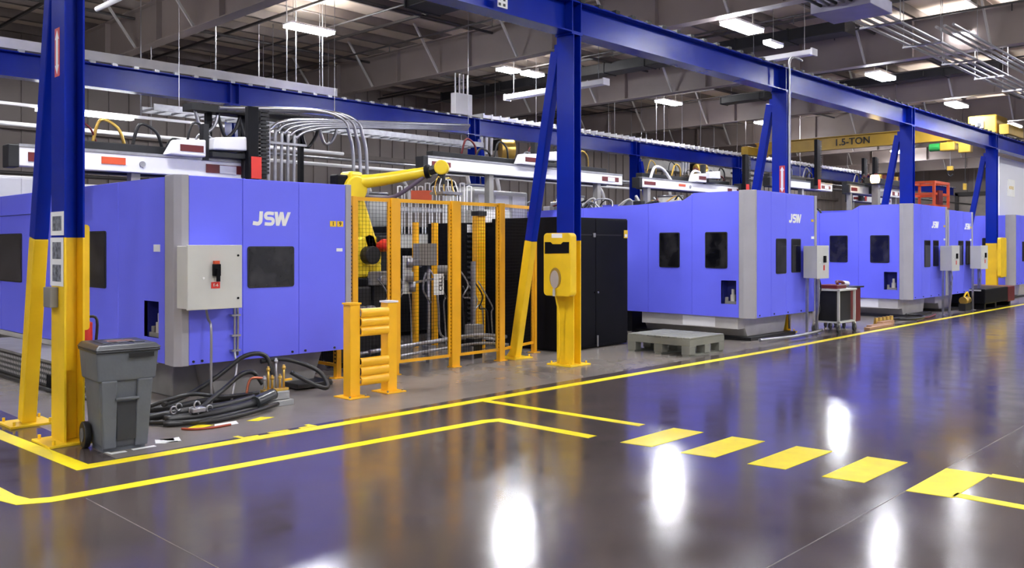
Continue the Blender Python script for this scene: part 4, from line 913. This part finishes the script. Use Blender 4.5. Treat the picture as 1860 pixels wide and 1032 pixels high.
tag(B(9.3,9.48,9.76,9.94,0.0,0.3).build('box_pedestal', DARKM),'dark pedestal under the small grey box','stand')
rn=random.Random(5)
for i in range(10):
    x=7.7+rn.random()*2.2; y=10.1+rn.random()*0.6; z=0.9+rn.random()*0.6
    tag(MB().tube([(x,y,z),(x+0.15,y-0.05,z-0.25),(x+0.05+rn.random()*0.3,y,z-0.45),(x+0.35,y+0.05,z-0.3-rn.random()*0.4),(x+0.45,y+0.1,0.12)],0.012,6).build('cell_cable',(CONDUIT,STEEL,RUBBER,RUBBER)[i%4],smooth=True),'loose cable hanging among the machinery in the robot cell','cable','cables in the robot cell')
for i in range(6):
    x=7.6+rn.random()*1.3; y=11.0+rn.random()*0.8
    t=thing('cell_fixture','dark stand with a boxy head and round dial among the machinery in the robot cell','machinery',(x,y,0),'fixtures in the robot cell')
    h=1.1+rn.random()*0.6; B(x-0.1,x+0.1,y-0.1,y+0.1,0,h).build('stand', DARKM, t, 0.01); B(x-0.18,x+0.18,y-0.15,y+0.12,h,h+0.22).build('head', BASEG if i%2 else DARKM, t, 0.02)
    MB().cyl((x,y-0.15,h+0.1),(x,y-0.22,h+0.1),0.06).build('dial', WHITE if i%3==0 else STEEL, t, smooth=True)
# cable loop beside brace
tag(MB().tube([(11.2+0.38*math.cos(a),12.6,2.65+0.38*math.sin(a)) for a in [k*math.pi/6 for k in range(-1,8)]],0.035).build('hose_loop', RUBBER, smooth=True),'thick black hose loop above the cell, left of the central post','hose')
eq=thing('mould_unit','pale grey dryer unit behind the leaning brace','machinery',(13.1,13.2,0)); B(12.3,13.9,12.9,13.9,0.1,2.9).build('body', CAB, eq, 0.03); B(12.4,13.8,13.0,13.8,0,0.1).build('plinth', DARKM, eq)
for k in range(3): B(12.4+k*0.5,12.8+k*0.5,12.88,12.9,1.9,2.8).build('door', WHITE, eq, 0.01)

# black cabinet right of central post
bc = thing('black_enclosure','tall matt black enclosure between the central post and the second machine','enclosure',(11.8,10,0))
bx0,bx1,by0,by1=10.82,12.6,9.28,11.1
B(bx0,bx1,by0,by1,0.02,2.22).build('enclosure_body', BLACK, bc, 0.008)
for (a,b) in ((bx0+0.01,11.68),(11.69,bx1-0.01)):
    d=B(a,b,by0-0.02,by0,0.06,2.2).build('door', BLACK, bc, 0.004)
    MB().cyl((11.66 if a<11.5 else 11.74,by0-0.02,0.95),(11.66 if a<11.5 else 11.74,by0-0.035,0.95),0.018).build('door_lock', STEEL if a>11.5 else BLACK, d)
B(bx0+0.05,bx1-0.2,by0-0.028,by0-0.02,1.92,1.94).build('cross_strip', DARKM, bc); B(11.6,11.66,by0-0.04,by0-0.02,1.89,1.96).build('hasp', STEEL, bc)
MB().cyl((11.7,by0-0.05,0.03),(11.7,by0-0.05,0.22),0.015).build('door_stop', CONDUIT, bc)
B(12.48,12.59,by0-0.026,by0-0.02,1.88,2.02).build('yellow_label', MATS['label_yellow'], bc); B(12.5,12.57,by0-0.028,by0-0.025,1.9,1.95).build('white_label', WHITEP, bc)

# hoses clutter over second machine
rn=random.Random(11)
B(14.6,16.2,9.7,14.2,2.42,2.48).build('top_plate', DARKM, m2); B(21.8,23.6,9.6,13.3,2.42,2.48).build('top_plate', DARKM, m3)
B(14.9,15.5,11.5,12.5,1.9,2.42).build('support_block', DARKM, m2); B(22.0,22.6,11.0,12.0,1.9,2.42).build('support_block', DARKM, m3)
for m_,n_,xa,ya,yl in ((m2,34,14.7,10.0,3.6),(m3,20,21.9,9.8,3.2)):
    for i in range(n_):
        x=xa+rn.random()*1.2; y=ya+rn.random()*yl; z=2.48
        MB().tube([(x,y,z),(x+rn.uniform(-.2,.2),y+0.12,z+0.12+rn.random()*0.2),(x+rn.uniform(-.2,.2),y+0.3,z+0.1+rn.random()*0.15),(x,y+0.5,z)],0.012+rn.random()*0.016,6).build('hose',[RUBBER,STEEL,BRASS,RUBBER,CREAM,STEEL,DKRED][i%7],m_,smooth=True)
    for i in range(6):
        x=xa+rn.random(); y=ya+rn.random()*yl; B(x,x+0.15,y,y+0.2,2.48,2.6+rn.random()*0.15).build('valve_block',(STEEL,DARKM,CREAM)[i%3],m_,0.01)
for k in range(2): MB().tube([(17.2+k*1.7,12.0,3.3),(17.4+k*1.7,12.0,3.62),(17.75+k*1.7,12.0,3.6),(18.1+k*1.7,12.0,3.35)],0.035).build('cable_duct', WHITE, tr3, smooth=True)

# ================================================================== FLOOR OBJECTS
# rollout bin
bn = thing('rollout_bin','dark grey wheeled rollout bin with closed lid beside the left post','bin',(3.22,7.80,0))
def frustum(mb,x0,x1,y0,y1,z0,X0_,X1_,Y0_,Y1_,z1):
    return mb.add([(x0,y0,z0),(x1,y0,z0),(x1,y1,z0),(x0,y1,z0),(X0_,Y0_,z1),(X1_,Y0_,z1),(X1_,Y1_,z1),(X0_,Y1_,z1)],[(0,3,2,1),(4,5,6,7),(0,1,5,4),(1,2,6,5),(2,3,7,6),(3,0,4,7)])
ox,oy=3.22,7.80
frustum(MB(),ox-0.21,ox+0.21,oy-0.22,oy+0.22,0.03,ox-0.255,ox+0.255,oy-0.28,oy+0.25,0.62).build('lower_body', BINP, bn, 0.025,3)
frustum(MB(),ox-0.275,ox+0.275,oy-0.30,oy+0.26,0.60,ox-0.295,ox+0.295,oy-0.33,oy+0.28,0.86).build('upper_body', BINP, bn, 0.02,3)
# front channel: two raised side bulges leave a recess with a lift bar
for s in (-1,1): frustum(MB(),ox+s*0.15-0.062,ox+s*0.15+0.062,oy-0.25,oy-0.2,0.03,ox+s*0.17-0.075,ox+s*0.17+0.075,oy-0.31,oy-0.24,0.61).build('front_bulge', BINP, bn, 0.012)
MB().cyl((ox-0.11,oy-0.30,0.45),(ox+0.11,oy-0.30,0.45),0.014).build('lift_bar', BINP, bn, smooth=True)
B(ox-0.09,ox+0.09,oy-0.272,oy-0.26,0.1,0.42).build('channel_panel', BINL, bn)
MB().box(ox-0.305,ox+0.305,oy-0.345,oy+0.28,0.845,0.87).build('rim', BINL, bn, 0.01)
frustum(MB(),ox-0.32,ox+0.32,oy-0.36,oy+0.28,0.872,ox-0.27,ox+0.27,oy-0.30,oy+0.3,0.915).build('lid', BINL, bn, 0.015)
for k in range(3): B(ox-0.2+k*0.15,ox-0.1+k*0.15,oy-0.2,oy+0.12,0.915,0.922).build('lid_rib', BINL, bn, 0.004)
lp=B(ox-0.12,ox+0.14,oy-0.12,oy+0.06,0.922,0.9235).build('lid_label', mat('faded_lid_print',(0.10,0.05,0.045),0.6), bn)
text('CAUTION','label_lettering',mat('faded_red_print',(0.3,0.06,0.05),0.6),lp,0.055,(ox+0.01,oy-0.03,0.925),(1,0,0),(0,1,0),depth=0.0005)
MB().cyl((ox-0.29,oy+0.31,0.86),(ox+0.29,oy+0.31,0.86),0.016).build('push_handle', BINL, bn, smooth=True)
for s in (-1,1): B(ox+s*0.24-0.02,ox+s*0.24+0.02,oy+0.28,oy+0.32,0.8,0.87).build('handle_bracket', BINL, bn)
for s in (-1,1):
    wh=MB().cyl((ox+s*0.24,oy+0.14,0.115),(ox+s*0.30,oy+0.14,0.115),0.115,n=24).build('wheel', RUBBER, bn, 0.01, smooth=True)
    MB().cyl((ox+s*0.29,oy+0.14,0.115),(ox+s*0.306,oy+0.14,0.115),0.06,n=16).build('hub', BINP, wh)
MB().cyl((ox-0.28,oy+0.14,0.115),(ox+0.28,oy+0.14,0.115),0.012).build('axle', STEEL, bn)
B(ox-0.2,ox+0.2,oy-0.2,oy+0.15,0.0,0.035).build('foot', BINP, bn)
MB().box(ox+0.0,ox+0.24,oy-0.352,oy-0.345,0.80,0.84).build('liner_edge', RUBBER, bn)
bn.rotation_euler=(0,0,math.radians(-5)); bn.location=(3.09,7.74,0); bn.scale=(0.86,0.86,1)

# pallet
PLX0,PLX1,PLY0,PLY1=11.72,12.75,7.42,8.62
pa = thing('plastic_pallet','olive grey plastic pallet on the floor before the second machine','pallet',(12.2,8.0,0))
pa_rot=math.radians(0)
n=9
for k in range(n):
    y0_=PLY0+k*(PLY1-PLY0)/n; B(PLX0,PLX1,y0_+0.008,y0_+(PLY1-PLY0)/n-0.008,0.275,0.30).build('deck_slat', PALLET, pa, 0.004,1)
for (a,b) in ((PLX0,PLX0+0.035),(PLX1-0.035,PLX1)): B(a,b,PLY0,PLY1,0.17,0.275).build('side_rail', PALLET, pa)
for (a,b) in ((PLY0,PLY0+0.035),(PLY1-0.035,PLY1)): B(PLX0+0.035,PLX1-0.035,a,b,0.17,0.275).build('side_rail', PALLET, pa)
for i in range(3):
    for j in range(3):
        x=PLX0+i*(PLX1-PLX0-0.16)/2; y=PLY0+j*(PLY1-PLY0-0.16)/2; B(x,x+0.16,y,y+0.16,0.03,0.17).build('foot_block', PALLET, pa, 0.008)
for j in range(3):
    y=PLY0+j*(PLY1-PLY0-0.16)/2; B(PLX0,PLX1,y+0.02,y+0.14,0,0.03).build('runner', PALLET, pa)

# trolley with things on top
tr = thing('work_trolley','grey steel trolley on casters between the second and third machines','trolley',(17.2,7.6,0))
tx0,tx1,ty0,ty1=16.95,17.75,7.3,7.85
for x in (tx0,tx1-0.04):
    for y in (ty0,ty1-0.04):
        B(x,x+0.04,y,y+0.04,0.16,0.84).build('leg', CAB, tr); MB().cyl((x+0.02,y+0.0,0.07),(x+0.02,y+0.04,0.07),0.07).build('caster_wheel', RUBBER, tr, smooth=True); B(x+0.0,x+0.04,y-0.01,y+0.05,0.07,0.17).build('caster_fork', STEEL, tr)
B(tx0-0.02,tx1+0.02,ty0-0.02,ty1+0.02,0.84,0.88).build('top', CAB, tr, 0.004); B(tx0,tx1,ty0,ty1,0.2,0.23).build('lower_shelf', CAB, tr)
B(tx0+0.05,tx1-0.05,ty0+0.08,ty1-0.02,0.23,0.83).build('drawer_block', DARKM, tr, 0.01)
tag(B(17.0,17.45,7.36,7.72,0.88,0.96).build('tool_tray', DKRED, None, 0.015),'dark red tool tray lying on the grey trolley','tray')
tag(MB().tube([(17.1,7.4,0.98),(17.3,7.5,1.02),(17.5,7.45,0.99),(17.7,7.6,0.9)],0.03).build('cloth_roll', DKRED, smooth=True),'crumpled dark red rag on top of the tool tray','rag')
rt = thing('rust_cart','dark brown cart beside the grey trolley','cart',(18.4,7.8,0)); B(18.05,18.75,7.6,8.2,0.12,0.85).build('body', DKRED, rt, 0.02); B(18.0,18.8,7.55,8.25,0.85,0.88).build('top', DARKM, rt)
for x in (18.15,18.65):
    for y in (7.7,8.1): MB().cyl((x,y,0.06),(x,y+0.03,0.06),0.06).build('caster_wheel', RUBBER, rt)
tag(MB().tube([(18.15,7.7,0.92),(18.3,7.8,0.95),(18.45,7.75,0.93)],0.05).build('white_rag', WHITE, smooth=True),'white rag on the dark cart beside the trolley','rag')
for i,(x,y,l,z) in enumerate(((18.1,7.15,1.3,0.05),(18.6,7.3,1.1,0.05),(19.3,7.35,0.7,0.08))):
    tag(B(x,x+l,y,y+0.12,0,z).build('timber_block', mat('timber',(0.35,0.19,0.10),0.6), None,0.005),['longest timber block on the floor right of the trolley','middle timber block on the floor right of the trolley','shortest timber block, farthest from the trolley'][i],'timber')
for k in range(5):
    x=19.6+k*0.22; tag(MB().cyl((x,7.6,0),(x,7.6,0.14),0.06,0.04,n=10).build('brass_fitting', BRASS),'small brass fitting standing on the floor before the third machine','fitting','brass fittings on the floor')
tag(MB().tube([(20.9+0.5*math.cos(a),7.35+0.28*math.sin(a),0.03+0.01*k_) for k_,a in enumerate([j*math.pi/4 for j in range(10)])],0.03).build('hose_coil', RUBBER, smooth=True),'black hose coiled on the floor before the third machine','hose')
tag(MB().tube([(21.3,7.3,0.04),(22.0,7.28,0.03),(22.8,7.4,0.04)],0.025).build('red_hose', DKRED, smooth=True),'dark red hose lying before the third machine','hose')
# crate at right
ck = thing('black_crate','low black crate with dark red end on the floor near the rightmost post','crate',(27.2,7.4,0))
B(26.0,28.2,7.15,8.1,0.15,0.56).build('crate_body', BLACK, ck, 0.02); B(28.2,28.9,7.15,8.1,0.12,0.56).build('red_end', DKRED, ck, 0.02)
for x in (26.1,27.1,28.5): B(x,x+0.15,7.2,8.05,0,0.15).build('foot', BLACK, ck)
B(25.98,26.0,7.25,8.0,0.5,0.54).build('edge_strip', CAB, ck)
pmp = thing('floor_pump','brass and yellow pump behind the black crate','pump',(25.2,7.7,0))
B(25.0,25.5,7.35,7.52,0,0.2).build('pump_base', DARKM, pmp); MB().cyl((25.05,7.43,0.28),(25.45,7.43,0.28),0.1).build('pump_body', BRASS, pmp, smooth=True); MB().tube([(25.1,7.43,0.35),(25.3,7.4,0.5),(25.5,7.4,0.3)],0.025).build('pump_pipe', YEL, pmp, smooth=True)

# perforated step at the left
ps = thing('perforated_step','dark perforated metal step under the nearest machine at the left edge','step',(3.95,12.5,0))
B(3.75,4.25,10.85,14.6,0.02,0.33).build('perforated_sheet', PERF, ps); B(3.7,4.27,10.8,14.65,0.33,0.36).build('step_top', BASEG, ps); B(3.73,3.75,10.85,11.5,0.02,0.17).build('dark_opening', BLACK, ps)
tag(MB().tube([(3.6,16,0.03),(3.62,13,0.03),(3.66,10.9,0.03),(3.8,9.6,0.03)],0.02).build('floor_cable', RUBBER, smooth=True),'black cable along the floor at the foot of the perforated step','cable')

# hoses and manifold under nearest machine
hz = thing('hydraulic_hoses','tangle of black hydraulic hoses in front of the nearest machine','hoses',(4.8,8.9,0))
for pts,r in [([(3.95,8.75,0.12),(4.3,8.95,0.15),(4.7,9.05,0.3),(5.0,9.0,0.5),(5.25,8.98,0.48),(5.3,8.9,0.25)],0.026),
              ([(4.2,8.5,0.06),(4.6,8.7,0.22),(4.85,8.8,0.33),(5.0,8.8,0.33),(5.08,8.75,0.2)],0.026),
              ([(5.2,9.0,0.42),(5.5,8.95,0.42),(5.8,8.75,0.28),(5.85,8.62,0.1),(5.72,8.65,0.12),(5.5,8.85,0.28)],0.026),
              ([(3.75,8.3,0.05),(4.2,8.22,0.06),(4.7,8.3,0.09),(5.0,8.42,0.14)],0.05),
              ([(3.6,8.5,0.05),(4.0,8.35,0.1),(4.4,8.35,0.1),(4.8,8.45,0.12)],0.04),
              ([(3.7,8.2,0.03),(4.1,8.05,0.03),(4.6,8.12,0.04),(5.0,8.3,0.05)],0.022),
              ([(3.65,8.4,0.03),(3.9,8.1,0.04),(4.3,8.1,0.05),(4.9,8.35,0.04)],0.022),
              ([(3.7,9.1,0.04),(4.1,8.9,0.05),(4.5,8.95,0.06),(5.1,8.9,0.06)],0.035),
              ([(3.8,8.9,0.08),(4.2,8.7,0.2),(4.6,8.75,0.12),(5.1,8.8,0.1)],0.022)]:
    MB().tube(pts,r,10).build('hose', RUBBER, hz, smooth=True)
MB().tube([(4.72,8.28,0.1),(4.85,8.33,0.12),(5.0,8.4,0.14)],0.065,12).build('hose_sleeve', mat('shiny_black_sleeve',(0.03,0.035,0.04),0.25), hz, smooth=True)
for k,(x,y,z) in enumerate(((4.0,8.22,0.12),(4.08,8.2,0.1),(4.17,8.2,0.12),(3.9,8.3,0.16),(3.84,8.28,0.14),(4.03,8.18,0.18))):
    MB().tube([(x+0.03*math.cos(a),y,z+0.035*math.sin(a)) for a in [j*math.pi/4 for j in range(8)]],0.009,6).build('chrome_clamp', CONDUIT, hz, smooth=True)
B(3.98,4.12,8.17,8.27,0.1,0.15).build('chrome_fitting', CONDUIT, hz, 0.01)
tag(MB().tube([(3.78,7.98,0.012),(3.85,7.88,0.012),(4.0,7.82,0.012),(4.2,7.83,0.012)],0.012,6).build('orange_cord', mat('red_orange_cord',(0.35,0.05,0.02),0.5), smooth=True),'short dark orange cord end on the floor before the hoses','cord')
mf = thing('valve_manifold','brass valve manifold standing on a concrete block before the nearest machine','manifold',(5.05,8.5,0))
B(4.9,5.25,8.38,8.62,0,0.06).build('lower_block', CONC, mf, 0.006); B(4.95,5.22,8.42,8.6,0.065,0.15).build('upper_block', CONC, mf, 0.006)
B(4.93,5.24,8.47,8.55,0.15,0.18).build('manifold_bar', BRASS, mf, 0.004)
for k in range(6):
    x=4.96+k*0.048; h=0.33+0.1*(k%2)+0.08*(k==3); MB().cyl((x,8.51,0.18),(x,8.51,h),0.013,n=8).cyl((x,8.51,h-0.05),(x,8.51,h-0.02),0.022,n=8).build('valve_stem', BRASS if k%3 else CONDUIT, mf, smooth=True)
B(5.2,5.3,8.5,8.53,0.25,0.27).build('valve_handle', RAILY, mf)
MB().tube([(4.98,8.51,0.3),(4.85,8.6,0.3),(4.8,8.6,0.15)],0.014).build('copper_pipe', mat('copper',(0.5,0.15,0.08),0.35,0.7), mf, smooth=True)

# ================================================================== FLOOR MARKINGS
def quad_mark(name, pts, m, label, cat='floor marking', group=None, h=0.0025):
    return tag(MB().prism(pts,'z',0.0004,h).build(name, m), label, cat, group)
def line_pts(path, w_):
    L_=[];R_=[]
    P=[Vector(p) for p in path]
    for i,p in enumerate(P):
        d1_=(P[i]-P[i-1]).normalized() if i>0 else (P[1]-P[0]).normalized(); d2_=(P[i+1]-P[i]).normalized() if i<len(P)-1 else d1_
        t_=(d1_+d2_).normalized(); nrm=Vector((-t_.y,t_.x)); k=1/max(0.3,nrm.dot(Vector((-d1_.y,d1_.x))))
        L_.append(p+nrm*w_/2*k); R_.append(p-nrm*w_/2*k)
    m_=MB(); vs=[(p.x,p.y,0.0025) for p in L_]+[(p.x,p.y,0.0025) for p in R_]; n_=len(P)
    vs+=[(x,y,0.0004) for x,y,_ in vs]; fs=[]
    for i in range(n_-1):
        fs.append((n_+i,n_+i+1,i+1,i)); fs.append((2*n_+i,2*n_+i+1,i+1,i)); fs.append((3*n_+i,3*n_+i+1,n_+i+1,n_+i))
    return m_.add(vs,fs)
tag(line_pts([(2.5,12.0),(2.52,9.0),(2.6,7.2),(7.3,7.06),(13.3,6.93),(17.5,7.0),(30,7.0),(58,7.0)],0.14).build('floor_line',TAPE),'long yellow line bounding the machine bay, with a sharp corner at the left','floor marking')
tag(line_pts([(1.85,14),(1.9,7.2),(1.92,6.72),(1.97,6.52),(2.12,6.44),(2.35,6.42),(6.05,6.2),(6.2,6.14),(6.24,4.98)],0.13).build('floor_line',TAPE),'yellow line parallel to the bay line, rounded at the left and turning before the striped crossing','floor marking')
tag(line_pts([(6.86,7.0),(6.98,4.96)],0.11).build('floor_line',TAPE),'short yellow line leading from the bay line towards the crossing','floor marking')
tag(line_pts([(6.56,2.0),(6.62,-8)],0.11).build('floor_line',TAPE),'yellow line beyond the fifth crossing bar, nearer one at the right edge','floor marking')
tag(line_pts([(7.3,1.97),(7.36,-8)],0.11).build('floor_line',TAPE),'yellow line beyond the fifth crossing bar, farther one at the right edge','floor marking')
ords=['first','second','third','fourth','fifth']
for k in range(5):
    dx=0.045*k; y1=4.67-0.597*k; x0_=6.24+dx; x1_=7.09+dx*1.1
    quad_mark('crossing_bar',[(x0_,y1),(x0_+0.05,y1-0.30),(x1_+0.03,y1-0.31),(x1_,y1)],TAPE,'%s yellow crossing bar counted from the left'%ords[k],group='bars of the striped crossing')
wm_=[([(2.86,8.12),(3.02,8.10),(3.02,8.15),(2.86,8.17)],'behind the bin wheel'),([(2.86,7.60),(2.91,7.60),(2.93,7.47),(3.06,7.47),(3.06,7.52),(2.95,7.53),(2.94,7.6)],'nearest the camera'),([(3.12,7.49),(3.32,7.49),(3.32,7.54),(3.12,7.54)],'in the middle before the bin'),([(3.36,7.6),(3.42,7.75),(3.56,7.52),(3.62,7.7),(3.57,7.7),(3.52,7.57),(3.42,7.55)],'at the right of the bin')]
for p,l in wm_: quad_mark('bin_mark',p,WTAPE,'white tape dash '+l,group='white dashes around the bin')
ym_=[([(3.97,7.36),(3.99,7.22),(4.16,7.22),(4.16,7.26),(4.03,7.27),(4.02,7.36)],'leftmost of the three'),([(4.28,7.24),(4.48,7.22),(4.48,7.27),(4.28,7.29)],'middle one of the three'),([(4.6,7.22),(4.78,7.22),(4.76,7.34),(4.71,7.34),(4.71,7.27),(4.6,7.27)],'rightmost of the three')]
for p,l in ym_: quad_mark('tape_dash',p,TAPE,'short yellow tape dash beside the bay line, '+l,group='yellow tape dashes before the nearest machine')
quad_mark('tape_patch',[(3.82,8.0),(3.92,7.92),(4.1,7.98),(4.0,8.1)],TAPE,'worn yellow tape patch near the orange cord')
quad_mark('tape_patch',[(4.42,7.92),(4.5,7.84),(4.72,7.9),(4.62,8.0)],TAPE,'worn yellow tape patch in front of the concrete block')
quad_mark('tape_patch',[(4.05,7.86),(4.3,7.86),(4.35,8.0),(4.12,8.0)],WTAPE,'worn grey tape patch beside the orange cord')
